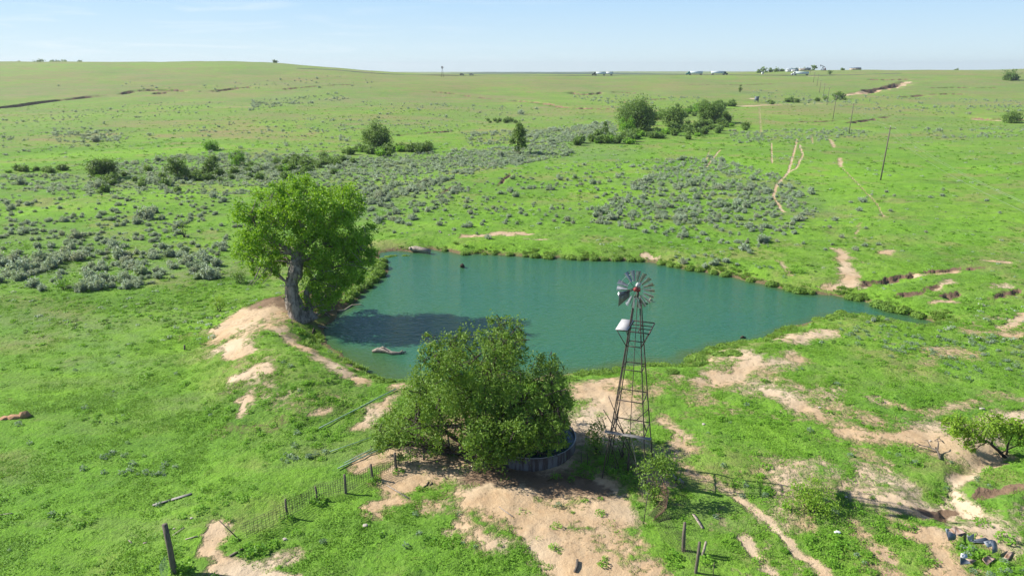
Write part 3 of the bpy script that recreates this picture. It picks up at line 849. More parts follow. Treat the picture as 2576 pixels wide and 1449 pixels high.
def in_view(x, y, z=None, m=60):
    px, py = project(x, y, land(x, y) if z is None else z)
    return (px > -m) & (px < 2576+m) & (py > 0) & (py < 1449+m*1.5)

# --- sagebrush: zones on the land (outline, bushes per square metre, mean size, clumpiness)
def zone(px, dens, size, clump=0.5, sc=5.0):
    P = L2(px); x0, y0 = P.min(0); x1, y1 = P.max(0)
    n = int((x1-x0)*(y1-y0)*dens*2.1)
    x = x0 + (x1-x0)*RNG.random(n); y = y0 + (y1-y0)*RNG.random(n)
    k = inside(x, y, P); x = x[k]; y = y[k]
    f = fbm(x/sc, y/sc, 131, 3)
    k = RNG.random(len(x)) < (1-clump)*.6 + clump * 1.2 * sstep(.38, .66, f)
    x = x[k]; y = y[k]
    return np.stack([x, y, size*.84*np.exp(RNG.normal(size=len(x))*.38)], 1)
ZONES = [
 zone([(-40,640),(120,650),(300,640),(520,650),(570,690),(540,715),(430,712),(330,735),(150,745),(-40,720)], .44, 1.08, .75, 4.),
 zone([(-40,560),(300,555),(610,560),(640,640),(560,655),(300,640),(-40,640)], .22, .78, .65, 4.),
 zone([(-40,470),(230,470),(620,480),(610,560),(-40,560)], .12, .78, .7, 6.),
 zone([(380,462),(250,420),(420,395),(620,385),(900,395),(1080,385),(1270,370),(1420,360),(1440,390),(1250,425),(1080,470),(950,520),(900,520),(880,470),(640,475)], .46, .82, .5, 6.),
 zone([(-40,440),(250,440),(380,462),(640,478),(620,500),(300,480),(-40,480)], .24, .85, .55, 6.),
 zone([(900,560),(900,500),(1080,455),(1180,470),(1120,520),(1000,570)], .24, .85, .6, 5.),
 zone([(1150,600),(950,600),(960,560),(1130,490),(1290,430),(1500,410),(1750,400),(1620,470),(1480,560),(1250,605)], .075, .75, .5, 5.),
 zone([(1480,560),(1560,480),(1680,400),(1800,395),(1960,440),(2040,480),(2060,540),(1990,600),(1890,640),(1700,600)], .36, .74, .5, 6.),
 zone([(1700,640),(1990,600),(2100,540),(2180,480),(2250,470),(2260,560),(2180,680),(1980,640)], .030, .75, .7, 6.),
 zone([(1480,640),(1640,645),(1800,640),(1900,690),(1980,700),(1980,715),(1870,690),(1700,655)], .25, .7, .6, 4.),
 zone([(2260,600),(2300,440),(2576,420),(2590,620)], .006, .7, .6, 8.),
 zone([(1340,330),(1540,305),(1560,340),(1440,358),(1330,365)], .28, 1.05, .4, 8.),
 zone([(1160,335),(1340,325),(1340,365),(1180,370)], .16, .9, .6, 8.),
 zone([(1830,330),(2130,322),(2200,342),(2100,355),(1850,362)], .12, .9, .6, 8.),
 zone([(300,330),(620,300),(900,290),(1150,330),(950,345),(900,380),(620,385),(420,392)], .018, 1.0, .9, 14.),
 zone([(-40,340),(200,320),(330,330),(300,360),(-40,400)], .03, 1.05, .9, 12.),
 zone([(130,335),(300,325),(330,350),(150,365)], .10, 1.1, .7, 9.),
 zone([(620,255),(850,235),(880,250),(640,275)], .035, 1.3, .8, 16.),
 zone([(-40,300),(400,250),(700,265),(600,300),(-40,330)], .006, 1.2, .9, 20.),
 zone([(900,255),(1300,265),(1500,300),(1450,320),(1000,330)], .008, 1.1, .9, 18.),
 zone([(1420,235),(1750,245),(1850,290),(1560,280)], .012, 1.2, .9, 18.),
 zone([(1880,225),(2300,245),(2576,255),(2576,290),(2250,285),(1900,262)], .016, 1.2, .8, 18.),
 zone([(2280,320),(2380,330),(2590,320),(2590,345),(2380,350)], .08, .9, .8, 8.),
 zone([(50,215),(900,195),(1000,230),(500,235)], .0022, 1.7, .9, 40.),
 zone([(2100,820),(2250,790),(2590,860),(2590,940),(2300,900),(2150,860)], .05, .45, .6, 4.),
]
SG = np.concatenate(ZONES)
d_p, _, _ = seg_dist(SG[:,0], SG[:,1], POND, True)
SG = SG[~(inside(SG[:,0], SG[:,1], POND) | (d_p < 1.0))]
SG = SG[dirt_mask(SG[:,0], SG[:,1]) < .5]
SGz = land(SG[:,0], SG[:,1])
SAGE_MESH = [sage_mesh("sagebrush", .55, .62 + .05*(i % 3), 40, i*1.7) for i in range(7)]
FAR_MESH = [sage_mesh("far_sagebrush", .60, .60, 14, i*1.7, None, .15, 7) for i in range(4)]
px, py = project(SG[:,0], SG[:,1], SGz)
dist = np.hypot(SG[:,0], SG[:,1])
hid = ((px > 585) & (px < 955) & (py > 440) & (py < 700))          # behind the big cottonwood
vis = (px > 4) & (px < 2570) & ~hid
score = np.where(vis, SG[:,2] / dist, 0)
order = np.argsort(-score)
pick = order[:300]; rest = order[300:]
def sage_label(u, v):
    if u < 600 and v > 600: return ("grey-green sagebrush in the thick belt on the meadow left of the cottonwood", "sagebrush in the belt left of the cottonwood")
    if u < 640: return ("small grey sagebrush scattered on the bright grass beyond the thick left belt", "sagebrush scattered on the grass beyond the left belt")
    if u < 1200 and v < 560: return ("grey sagebrush in the valley bottom just beyond the cottonwood", "sagebrush in the valley beyond the cottonwood")
    if v > 625: return ("grey sagebrush on the crumbling bank along the far shore of the pond", "sagebrush on the far bank of the pond")
    if u > 2020: return ("lone grey sagebrush on the open green slope between pond and power poles", "sagebrush on the slope by the power poles")
    if u > 1480: return ("rounded grey sagebrush on the crowded slope behind the windmill wheel", "sagebrush on the slope behind the windmill wheel")
    return ("small sagebrush dotted on the short grass just behind the pond", "sagebrush dotted behind the pond")
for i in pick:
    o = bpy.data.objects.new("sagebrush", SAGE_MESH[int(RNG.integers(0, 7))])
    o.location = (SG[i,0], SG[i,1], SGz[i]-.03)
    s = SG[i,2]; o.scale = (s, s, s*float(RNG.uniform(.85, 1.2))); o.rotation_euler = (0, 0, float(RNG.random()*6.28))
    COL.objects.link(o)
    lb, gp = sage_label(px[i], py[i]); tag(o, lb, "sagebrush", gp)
near_rest = rest[(dist[rest] < 175)]; far_rest = rest[(dist[rest] >= 175)]
P3 = np.stack([SG[:,0], SG[:,1], SGz-.03], 1)
scatter_stuff("smaller_sagebrush", P3[near_rest], SG[near_rest,2], SAGE_MESH, "grey carpet of smaller sagebrush filling in between the bushes", "sagebrush cover")
scatter_stuff("distant_sagebrush", P3[far_rest], SG[far_rest,2], FAR_MESH, "far-off grey-green sagebrush cover across the valley and hills", "sagebrush cover")

# --- short grass, weeds and tussocks near the view point
def pts_in(x0, x1, y0, y1, n, weight):
    x = x0 + (x1-x0)*RNG.random(n); y = y0 + (y1-y0)*RNG.random(n)
    k = in_view(x, y, np.zeros(n)); x = x[k]; y = y[k]
    k = RNG.random(len(x)) < weight(x, y); x = x[k]; y = y[k]
    z, cut, sh = land(x, y, True)
    k = (sh > .25) & (cut < .3)
    return np.stack([x[k], y[k], z[k]], 1)
GRASS_MESH = [blade_mesh("grass", .42, .075, 60, M_BLADE, .020, 1.1) for _ in range(5)]
gp = pts_in(-95, 95, 27, 105, 190000, lambda x, y: np.maximum(1 - dirt_mask(x, y)*1.1, .07) * (.07 + .55*sstep(.46,.68,fbm(x/3.2, y/3.2, 171, 4))) * (1 - .7*sstep(45, 92, y)))
scatter_stuff("grass", gp, .55+.75*RNG.random(len(gp)), GRASS_MESH, "short green pasture grass growing over the ground", "grass")
WEED_MESH = [weed_mesh("weeds", .30, .26, 70, M_WEED, .055) for _ in range(5)] + [weed_mesh("weeds", .42, .20, 70, M_WEED, .06) for _ in range(2)]
def weed_w(x, y):
    return np.maximum(1 - dirt_mask(x, y), .10) * (.03 + .20*sstep(10, 18, x)*(1-sstep(50,60,y)) + .42 * sstep(.54, .72, fbm(x/4.5, y/4.5, 141, 4)) + .8 * paint(x, y, DARKV, .9)) * (1 - .6*sstep(60, 110, y))
wp = pts_in(-95, 95, 27, 115, 52000, weed_w)
scatter_stuff("weeds", wp, .35+.85*RNG.random(len(wp))**1.6, WEED_MESH, "patchy broad-leaved green weeds among the grass", "weeds")
def bw(x, y):
    return (1 - dirt_mask(x, y)) * np.maximum(paint(x, y, BLUEP, .9), .012)
BLUEP = strokes([([(2250,855),(2400,900),(2560,900)], 4.5, .9), ([(2200,1150),(2420,1200)], 2.5, .35), ([(280,1160),(370,1190)], 1.6, .5), ([(1960,1230),(2060,1300)], 2, .4), ([(1880,660),(1960,690)], 2, .6),
 ([(730,1150),(790,1130)], 1, .6), ([(1230,1390),(1100,1330)], 2, .15), ([(2080,830),(2200,850)], 2.5, .5), ([(2430,1420),(2540,1440)], 1.6, .7)])
bp = pts_in(-40, 55, 27, 90, 12000, bw)
BLUE_MESH = [weed_mesh("silver_weeds", .22, .34, 55, M_BLUEW, .05) for _ in range(4)]
scatter_stuff("silvery_weeds", bp, .5+.8*RNG.random(len(bp)), BLUE_MESH, "pale silvery weeds sprinkled through the grass", "weeds")
# low clumps that roughen the pasture in the middle distance
TUFT_MESH = [weed_mesh("pasture_clumps", .34, .22, 26, M_WEED, .10) for _ in range(4)] + [weed_mesh("pasture_clumps", .40, .20, 24, M_SHRUB, .10)] + [weed_mesh("pasture_clumps", .35, .28, 22, M_SAGE, .11)]
def fan(y0, y1, n, weight):
    y = y0 * (y1/y0) ** RNG.random(n)
    x = (RNG.random(n)*2-1) * y * .80
    k = RNG.random(n) < weight(x, y); x = x[k]; y = y[k]
    z, cut, sh = land(x, y, True); k = (sh > 1) & (cut < .2)
    return np.stack([x[k], y[k], z[k]], 1)
tp = fan(62, 520, 26000, lambda x, y: (1 - dirt_mask(x, y)) * (.18 + .9*sstep(.45, .68, fbm(x/9., y/9., 161, 4))))
scatter_stuff("pasture_clumps", tp, (.5+1.0*RNG.random(len(tp))**2) * np.clip(tp[:,1]/150., .8, 1.5), TUFT_MESH, "low green clumps roughening the pasture all over the slopes", "ground cover")
# bunch grass along the banks of the pond
def shore_w(x, y):
    _, _, s = land(x, y, True)
    return .6 * sstep(-.2, .2, s) * (1 - sstep(1.0, 3.0, s)) * sstep(.46, .64, fbm(x/2.2, y/2.2, 151, 3)) * (1 - .6*sstep(82, 90, y))
sp = pts_in(-22, 62, 50, 104, 45000, shore_w)
SHORE_MESH = [blade_mesh("bank_grass", .34, .24, 75, M_TUSS, .028, .9) for _ in range(5)]
scatter_stuff("bank_grass", sp, .5+.7*RNG.random(len(sp)), SHORE_MESH, "rough bunch grass along the banks of the pond", "grass")

# ------------------------------------------------------------------ trees
def limb(a, b, r0, r1, sag=0.0, n=6, wig=0.08):
    a = np.array(a, float); b = np.array(b, float)
    t = np.linspace(0, 1, n)[:, None]; L = np.linalg.norm(b - a)
    p = a*(1-t) + b*t
    p[:, 2] += (np.sin(t[:, 0]*np.pi)) * sag * L
    p[1:-1] += RNG.normal(size=(n-2, 3)) * wig * L * .35
    return p, np.linspace(r0, r1, n)

def tree(name, label, cat, base, blobs, bole, lm, bm, leaves, size, group=None, sub=14, spread=.33, bough=True, extra=None):
    """bole: list of (points, radii); every blob of foliage is carried by a limb"""
    t = root(name, base, label, cat, group)
    g = G()
    for p, r in bole: 
        if np.max(r) > .3:                         # old wood: finer rings, ribs and swellings
            q = np.linspace(0, len(p)-1, len(p)*4); P_ = np.array([list(a) for a in p]); i_ = np.arange(len(p))
            p2 = np.stack([np.interp(q, i_, P_[:, k]) for k in range(3)], 1); r2 = np.interp(q, i_, r) * (1 + .09*np.sin(q*4.1) * RNG.random(len(q)))
            g.tube(p2, r2, 16, wob=.075)
        else: g.tube(p, r, 8)
    if bough:
        hubs = np.concatenate([np.array([list(q) for q in p])[len(p)//2:] for p, r in bole])
        for c, rad in blobs:
            d = np.linalg.norm(hubs - np.array(c), axis=1) + np.where(hubs[:, 2] > c[2] + .3, 3, 0)
            h = hubs[int(np.argmin(d))]
            p, r = limb(h, c, min(.16, .03+.018*d.min()), .02, .06)
            g.tube(p, r, 5, False)
            for _ in range(3):
                e = np.array(c) + RNG.normal(size=3)*np.mean(rad)*.55
                p, r = limb(p[3], e, .03, .008, .03, 4); g.tube(p, r, 4, False)
    g.build("trunk", bm, t, smooth=True)
    if extra is not None: extra(t)
    g = G()
    clump_crown(g, blobs, leaves, size, sub, spread)
    g.build("crown", lm, t)
    return t

def px_blobs(lst, Y, spreadY, reps=(0,)):
    out = []
    for (u, v, r) in lst:
        for k in reps:
            y = Y + k*spreadY + RNG.normal()*spreadY*.22
            p = depth_at(u, v, Y)                      # measured in the tree's own upright plane, then moved off it in depth
            s = r / FPX * (Y*CP + (CAM_H - p.z)*SP)
            out.append(((p.x + RNG.normal()*s*.15, y, p.z + RNG.normal()*s*.12), s))
    return out

# --- the big old cottonwood on the dam
B = at(760, 803); YC = B.y
def cp(u, v, dy=0.0):
    k = max(0., min(1., (745 - v) / 150.)) * 2.7       # lean away from the view point with height
    p = depth_at(u, v, YC + k); return (p.x, YC + k + dy, p.z)
cot = [(738,482,42),(705,492,30),(770,492,34),(680,520,40),(640,522,30),(625,545,24),(720,530,45),(790,520,42),(830,512,38),(868,505,34),(888,530,26),(862,545,34),
       (820,560,45),(760,570,48),(700,572,42),(655,565,32),(640,600,30),(618,622,26),(650,640,34),(690,630,32),(665,668,26),(622,655,22),(700,668,24),
       (780,620,46),(830,610,44),(880,598,34),(912,600,28),(928,632,22),(905,650,36),(860,650,44),(810,670,40),(775,668,30),(935,655,16),(895,690,30),(850,705,34),
       (800,722,30),(768,740,20),(790,765,20),(830,745,24),(872,720,22),(765,778,12)]
YK = YC + 2.9                                     # the crown leans away over the meadow side
cb = px_blobs(cot, YK, 2.6, (-1, 0, 1))
cb = [((c[0], c[1], c[2] + .15), r*.84) for c, r in cb if not (r < 1.0 and abs(c[1]-YK) > 1.6)]
_tu = project(*[np.array([c[i] for c, r in cb]) for i in range(3)])
cb = [b for b, u, v in zip(cb, *_tu) if not (712 < u < 764 and v > 618 and b[0][1] < YK + .8) and not (b[0][1] < YK - .6 and 690 < u < 765 and v > 585)]
trunk_main = [cp(757,812), cp(748,785), cp(738,760), cp(733,735), cp(735,710), cp(742,690), cp(745,668), cp(748,645)]
bole = [(trunk_main, [1.3,.98,.78,.68,.64,.72,.72,.56]),
        ([cp(745,650), cp(728,628,-.2), cp(706,612,-.4), cp(690,602,-.6), cp(668,582,-.6), cp(652,565,-.7), cp(643,552,-.7)], [.30,.25,.21,.18,.15,.12,.09]),
        ([cp(748,648), cp(756,625,.3), cp(765,595,.4), cp(758,560,.2), cp(745,520,0), cp(738,490,0)], [.56,.48,.38,.28,.18,.08]),
        ([cp(757,628,.4), cp(790,600,.9), cp(825,575,1.2), cp(855,545,1.3)], [.36,.28,.2,.08]),
        ([cp(750,655,.4), cp(790,650,1.0), cp(840,640,1.4), cp(890,630,1.6)], [.34,.26,.18,.07]),
        ([cp(772,805,.6), cp(772,775,.8), cp(764,745,.9), cp(772,720,1.2), cp(800,700,1.6)], [.62,.36,.26,.22,.12]),
        ([cp(742,700,.2), cp(726,706,-.35), cp(720,703,-.5)], [.3,.18,.12]),
        ([cp(788,806,.2), cp(780,792,.2), cp(776,780,.3)], [.5,.42,.25]), ([cp(735,800,-.6), cp(742,790,-.3), cp(742,770,0)], [.35,.35,.3]),
        ([cp(705,612,-.4), cp(692,606,-.9), cp(686,600,-1.1)], [.22,.2,.14])]
def dead_bits(t):
    for pl, rr in (([cp(643,552,-.7), cp(640,530,-.8), cp(647,515,-.9), cp(650,498,-.8)], [.1,.08,.05,.02]), ([cp(641,535,-.8), cp(625,528,-1), cp(612,522,-1.2), cp(602,512,-1.3)], [.07,.05,.035,.015]),
                   ([cp(668,660,-1.5), cp(655,690,-1.8), cp(640,706,-2)], [.07,.05,.02]), ([cp(690,655,-1.2), cp(668,685,-1.6), cp(648,705,-1.8)], [.07,.05,.02]),
                   ([cp(700,668,-1), cp(684,690,-1.2), cp(672,705,-1.4)], [.06,.04,.015]), ([cp(622,648,-1), cp(606,655,-1.1), cp(592,652,-1.2)], [.05,.03,.012])):
        g = G(); g.tube(pl, rr, 6); g.build("dead_branch", M_DEAD, t, smooth=True)
tree("cottonwood_tree", "huge old cottonwood with gnarled grey trunk standing on the pond bank", "tree", B, cb, bole, M_COTTON, M_BARK, 460, .13, None, 6, .24, True, dead_bits)

# --- the broad hackberry over the stock tank
HB = at(1195, 1128); YH = HB.y
hb = [(1300,1122,26),(1345,1120,24),(1270,1142,22),(1385,1112,20),(1020,1120,24),(1045,1132,20),(1090,1128,22),(1128,1112,24),(980,1105,24),(960,1080,24),(990,1065,26),(1000,1125,18),(1060,1135,22),(1030,1095,30),(1075,1110,30),(1242,850,24),(1268,842,22),(1300,850,20),(1225,872,26),(1275,880,30),(1180,885,28),(1135,885,24),(1095,880,22),(1068,886,16),(1110,905,26),(1310,875,16),
      (1150,920,40),(1210,925,42),(1265,925,36),(1300,940,26),(1085,945,32),(1060,975,34),(1120,970,46),(1180,975,48),(1245,975,46),(1305,985,38),(1350,955,28),(1385,935,24),(1405,960,24),
      (1375,985,34),(1415,1000,24),(1050,1020,36),(1100,1030,44),(1160,1035,46),(1220,1035,46),(1280,1035,44),(1340,1030,40),(1395,1040,34),(1425,1030,18),(1012,1055,32),(985,1085,24),(965,1095,14),
      (1040,1085,34),(1085,1080,36),(1005,1110,20),(1060,1115,26),(1100,1115,20),(1240,1080,42),(1300,1075,40),(1360,1075,34),(1200,1100,26),(1230,1125,32),(1260,1120,28),(1215,1150,20),(1245,1155,18),(1290,1110,26),(1330,1100,28),(1375,1100,22),(1415,1085,16)]
hbl = px_blobs(hb, YH, 1.9, (-1, .1, 1.1))
hfront = px_blobs([(1190,1085,34),(1230,1078,36),(1285,1078,36),(1200,1112,32),(1238,1120,34),(1275,1112,32),(1215,1145,24),(1245,1150,24),(1308,1105,32),(1340,1098,26),(1262,1140,22),(1365,1092,22),(1330,1070,30),(1390,1072,26),(1415,1062,20),(1398,1098,20),(1350,1115,22),(1310,1126,24),(1285,1135,22)], YH - 3.5, .8, (-.5, .5))
hbl = [(c, r) for c, r in hbl if c[2] - r*.6 > gz(c[0], c[1]) + .4 and not (c[2] < 2.4 and c[1] > YH + .8)]
hbl += hfront
def hp(u, v, dy=0.): 
    p = depth_at(u, v, YH); return (p.x, YH+dy, p.z)
hbole = [([hp(1200,1135), hp(1190,1105), hp(1195,1060), hp(1215,1000), hp(1235,940), hp(1255,880)], [.34,.30,.26,.2,.13,.05]),
         ([hp(1192,1120,-.2), hp(1150,1095,-.5), hp(1105,1060,-.7), hp(1050,1050,-.8)], [.22,.18,.13,.06]),
         ([hp(1195,1110,.1), hp(1250,1060,.4), hp(1320,1020,.7), hp(1385,990,.8)], [.22,.17,.12,.05]),
         ([hp(1192,1115,.2), hp(1165,1050,1.0), hp(1140,980,1.4), hp(1110,920,1.5)], [.2,.16,.11,.05]),
         ([hp(1196,1125,-.2), hp(1170,1128,-.8), hp(1140,1120,-1.0)], [.16,.12,.06])]
tree("hackberry_tree", "broad dark green tree leaning over the round stock tank", "tree", HB, hbl, hbole, M_HACK, M_DARKBARK, 560, .082, None, 8, .25)

# --- mesquite at the right edge, and small mesquites
def z6(X, Y): return ((2300 + X/2.468)/1.1646, (1100 + Y/2.468)/1.1646)
MB = at(*z6(1600, 590)); YM = MB.y
def mp(X, Y, dy=0.):
    p = depth_at(*z6(X, Y), YM); return (p.x, YM+dy, p.z)
ml = [(1230,375,50),(1200,355,30),(1300,360,45),(1265,440,38),(1330,420,40),(1325,500,22),(1400,430,42),(1400,370,30),(1490,320,46),(1480,400,44),(1540,360,46),(1560,430,40),(1600,330,42),(1640,400,46),(1690,360,46),(1720,430,36),(1660,460,25),(1740,380,40),(1780,420,40)]
mbl = px_blobs([(*z6(a, b), r/2.468/1.1646*1.05) for a, b, r in ml], YM, .8, (-.6, .6))
tree("mesquite_tree", "feathery yellow-green mesquite leaning out over the sandy gully", "tree", MB, mbl,
     [([mp(1600,600), mp(1540,540), mp(1470,480), mp(1400,450), mp(1330,420)], [.12,.10,.08,.05,.02]), ([mp(1500,505,.1), mp(1520,440,.2), mp(1540,370,.2)], [.07,.05,.02]),
      ([mp(1620,600,.3), mp(1640,520,.4), mp(1690,440,.5), mp(1720,380,.5)], [.08,.06,.04,.02]), ([mp(1560,560), mp(1620,530), mp(1650,530,.1)], [.05,.03,.015])],
     M_MESQ, M_DARKBARK, 850, .075, None, 10, .34)

def bush(name, label, cat, px, blobs_rel, lm, leaves, size, group=None, stems=4, sub=10, loc=None, bark=M_DARKBARK):
    """a shrub: blobs relative to its foot in metres"""
    b = loc if loc is not None else at(*px)
    bl = [((b.x+x, b.y+y, b.z+z), r) for x, y, z, r in blobs_rel]
    bo = []
    for k in range(stems):
        c = bl[k % len(bl)][0]
        p, r = limb((b.x+RNG.normal()*.1, b.y+RNG.normal()*.1, b.z-.1), c, .05, .012, .0, 5)
        bo.append((p, r))
    return tree(name, label, cat, b, bl, bo, lm, bark, leaves, size, group, sub, .38, False)
bush("mesquite_shrub", "low feathery mesquite shrub in the weeds right of the windmill", "shrub", (2045,1285), [(-1.0,0,.7,.7),(-.3,.2,1.1,.8),(.5,0,.9,.8),(1.1,.2,.6,.6),(0,-.3,.5,.8),(-.8,.5,1.2,.5),(.3,.5,1.5,.5)], M_MESQ, 520, .06)
bush("young_elm_shrub", "leafy shrub growing at the windmill's foot beside the wire fence", "shrub", (1640,1262), [(0,0,2.3,.75),(-.35,.1,1.7,.7),(.4,.2,2.6,.7),(.75,.3,2.0,.7),(.95,.2,2.7,.55),(.1,-.2,1.0,.6),(.1,-.2,.5,.5),(1.2,.3,2.2,.5),(-.3,0,2.5,.5)], M_HACK, 420, .075)
bush("young_elm_shrub", "dark shrub in the shade between stock tank and windmill", "shrub", (1500,1140), [(0,0,1.6,.6),(-.3,.1,1.1,.6),(.3,.2,1.0,.6),(0,.1,.6,.6),(.1,.1,2.1,.4)], M_HACK, 420, .075)
bush("young_elm_shrub", "thin shaded shrub tangled under the windmill tower", "shrub", (1565,1150), [(0,0,1.2,.55),(.4,.1,.9,.5),(-.4,.2,.9,.5),(.2,.2,1.7,.45),(.8,.3,1.0,.5)], M_HACK, 330, .07)
bush("yellow_shrub", "small yellow-green shrub on the grass left of the cottonwood's sandy dam", "shrub", (552,783), [(-.4,0,.9,.42),(.35,0,.9,.42),(0,.2,1.3,.42),(-.2,-.1,.6,.35),(.4,.1,.5,.3)], M_MESQ, 700, .06, stems=5)
bush("yellow_shrub", "thin twiggy yellow-green shrub among the sagebrush left of the cottonwood", "shrub", (463,598), [(-.5,0,1.4,.5),(.5,0,1.4,.5),(0,.2,2.0,.5)], M_MESQ, 200, .09, stems=6)
bush("leafy_shrub", "dark leafy shrub at the lower edge of the left sagebrush belt", "shrub", (160,728), [(-.4,0,.8,.6),(.3,.1,1.1,.6),(0,-.2,.5,.6)], M_WEED, 420, .09)
bush("leafy_shrub", "dark shrub with bare stems just left of the cottonwood's lowest branches", "shrub", (605,712), [(-.5,0,.6,.6),(.3,.1,.8,.6),(0,-.2,.5,.6)], M_SHRUB, 420, .09)
bush("leafy_shrub", "pale green sprawling shrub on the bank at the pond's narrow right end", "shrub", (2000,752-65), [(-.8,0,.3,.5),(0,.1,.4,.6),(.7,0,.3,.5)], M_WEED, 420, .08)

# --- trees and tall shrubs along the creek, beyond the sagebrush
def field_tree(name, label, px_base, wpx, hpx, lm, shape="round", group=None, leaves=26, size=.34, n=26, bare=.12, loc=None):
    b = loc if loc is not None else at(*px_base)
    s = (b.y*CP + (CAM_H-b.z)*SP) / FPX
    w = wpx*s*1.14; h = hpx*s*1.04
    bl = []
    for i in range(n):
        while True:
            u = RNG.uniform(-1, 1, 3)
            if (u**2).sum() < 1: break
        z = bare*h + (1-bare)*h*(.5 + .5*u[2])
        f = 1.0
        if shape == "cone": f = max(.05, 1.08 - (z/h))*1.15 * min(1, .5+2.4*(z/h-bare))
        if shape == "spread": f = .55 + .6*(z/h)
        r = w*.5*RNG.uniform(.30, .48)*(.52 if shape == "cone" else 1)
        leaves_k = 1; bl.append(((b.x+u[0]*w*.40*f, b.y+u[1]*w*.40*f, max(b.z+z-r*.4, b.z+r*.55)), r))
    top = (b.x, b.y, b.z+h*.9)
    p, r = limb((b.x, b.y, b.z-.2), top, max(.12, h*.024), .03, 0, 6, .03)
    t = tree(name, label, "tree", b, bl, [(p, r)], lm, M_DARKBARK, leaves*3.0, size, group, 10, .34)
    return t
CT = "trees along the creek beyond the pond"
field_tree("pasture_tree", "conical dark tree with a bare foot standing alone in the sagebrush", (1306,386), 62, 76, M_SHRUB, "cone", None, 60, .24, 34, .16)
field_tree("pasture_tree", "round dark green tree beside the dark cut bank in the valley", (950,374), 66, 62, M_SHRUB, "round", CT, 40, .26, 30, .05)
field_tree("pasture_tree", "biggest dark round tree on the creek, left of two smaller crowns", (1600,326), 82, 66, M_SHRUB, "round", CT, 24, .36, 36, .05)
field_tree("pasture_tree", "round green tree on the creek right of the biggest dark tree", (1694,318), 58, 46, M_SHRUB, "round", CT, 24, .36, 26, .06)
field_tree("pasture_tree", "round tree at the right end of the creek trees", (1783,310), 56, 54, M_SHRUB, "round", CT, 24, .36, 26, .06)
field_tree("pasture_tree", "low dark shrub-like tree just right of the rightmost creek tree", (1822,308), 32, 24, M_SHRUB, "round", CT, 26, .34, 14, .02)
field_tree("pasture_tree", "small yellow-green tree at the left foot of the biggest creek tree", (1577,332), 40, 36, M_WEED, "round", CT, 22, .34, 14, .04)
field_tree("pasture_tree", "small dark tree left of the creek trees in grey sagebrush", (1522,342), 30, 34, M_SHRUB, "cone", CT, 26, .32, 12, .04)
field_tree("pasture_tree", "dark spreading tree with two bare stems at the left end of the thicket", (264,448), 62, 40, M_SHRUB, "spread", CT, 60, .20, 26, .35)
field_tree("pasture_tree", "dark leaning bush-tree inside the left thicket", (448,452), 48, 52, M_SHRUB, "round", CT, 50, .2, 18, .1)
field_tree("pasture_tree", "narrow dark bush-tree right of the leaning one in the left thicket", (528,440), 34, 42, M_SHRUB, "round", CT, 50, .2, 14, .1)
field_tree("pasture_tree", "bright green bush-tree rising behind the left thicket", (596,418), 36, 40, M_WEED, "round", CT, 40, .22, 14, .06)
field_tree("pasture_tree", "small yellow-green bush-tree at the top edge of the left thicket", (533,378), 34, 24, M_WEED, "round", CT, 40, .24, 12, .04)
field_tree("pasture_tree", "lone green tree at the right edge of the far pasture", (2540,202), 34, 24, M_SHRUB, "round", None, 4, .8, 20, .04)
field_tree("pasture_tree", "green bush beside the sandy bank at the right edge", (2545,310), 44, 28, M_SHRUB, "round", None, 14, .4, 16, .02)
field_tree("pasture_tree", "dark bush where the sandy gully meets the power line", (2112,250), 28, 18, M_SHRUB, "round", None, 8, .6, 14, .02)
field_tree("pasture_tree", "small dark pointed tree on the grey slope before the trucks", (1862,233), 18, 20, M_SHRUB, "cone", None, 8, .5, 10, .05)
field_tree("pasture_tree", "small dark tree on the green hill right of the white truck", (2087,187), 12, 12, M_SHRUB, "round", None, 4, .7, 8, .1)

CS = "shrubs of the creek thicket"
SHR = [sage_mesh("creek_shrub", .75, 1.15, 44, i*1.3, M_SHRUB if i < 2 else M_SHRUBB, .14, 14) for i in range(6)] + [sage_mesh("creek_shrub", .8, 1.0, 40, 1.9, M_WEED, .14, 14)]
def shrub_row(pts, n, jx, jy, s0, s1, lb, gp):
    P = L2(pts); L = np.concatenate([[0], np.cumsum(np.hypot(*np.diff(P, axis=0).T))])
    for _ in range(n):
        d = RNG.random()*L[-1]; x = np.interp(d, L, P[:,0]) + RNG.normal()*jx; y = np.interp(d, L, P[:,1]) + RNG.normal()*jy
        o = bpy.data.objects.new("creek_shrub", SHR[int(RNG.integers(0, 7))])
        o.location = on(x, y); s = float(RNG.uniform(s0, s1)); o.scale = (s*1.25, s*1.25, s); o.rotation_euler = (0, 0, float(RNG.random()*6.28))
        COL.objects.link(o); tag(o, lb, "shrub", gp)
shrub_row([(300,446),(520,446),(700,428),(880,402)], 110, 3, 12, .8, 1.7, "green shrub in the long thicket behind the cottonwood's left side", "shrubs of the left thicket")
shrub_row([(900,385),(990,386),(1075,378)], 36, 2.5, 5, 1.2, 2.2, "green shrub round the foot of the round tree by the cut bank", "shrubs below the round valley tree")
shrub_row([(1460,365),(1560,350),(1700,335),(1850,318)], 75, 4, 10, 1.3, 2.6, "green shrub at the foot of the creek trees", "shrubs below the creek trees")
shrub_row([(1600,300),(1700,292),(1800,275),(1830,262)], 60, 5, 14, 1.6, 3.2, "dark shrub filling the gully behind the creek trees", "shrubs behind the creek trees")
shrub_row([(1880,262),(1990,258),(2110,252)], 16, 4, 6, 1.4, 2.6, "small round shrub along the pale sandy track by the power line", "shrubs by the sandy track")
shrub_row([(40,432),(90,430),(180,432)], 14, 2, 2, .8, 1.5, "low dark shrub in the short row at the left edge of the valley", "shrubs at the left edge of the valley")
shrub_row([(1225,305),(1300,310)], 10, 2, 4, 1.0, 2.0, "dark shrub on the rise behind the conical tree", "shrubs behind the conical tree")

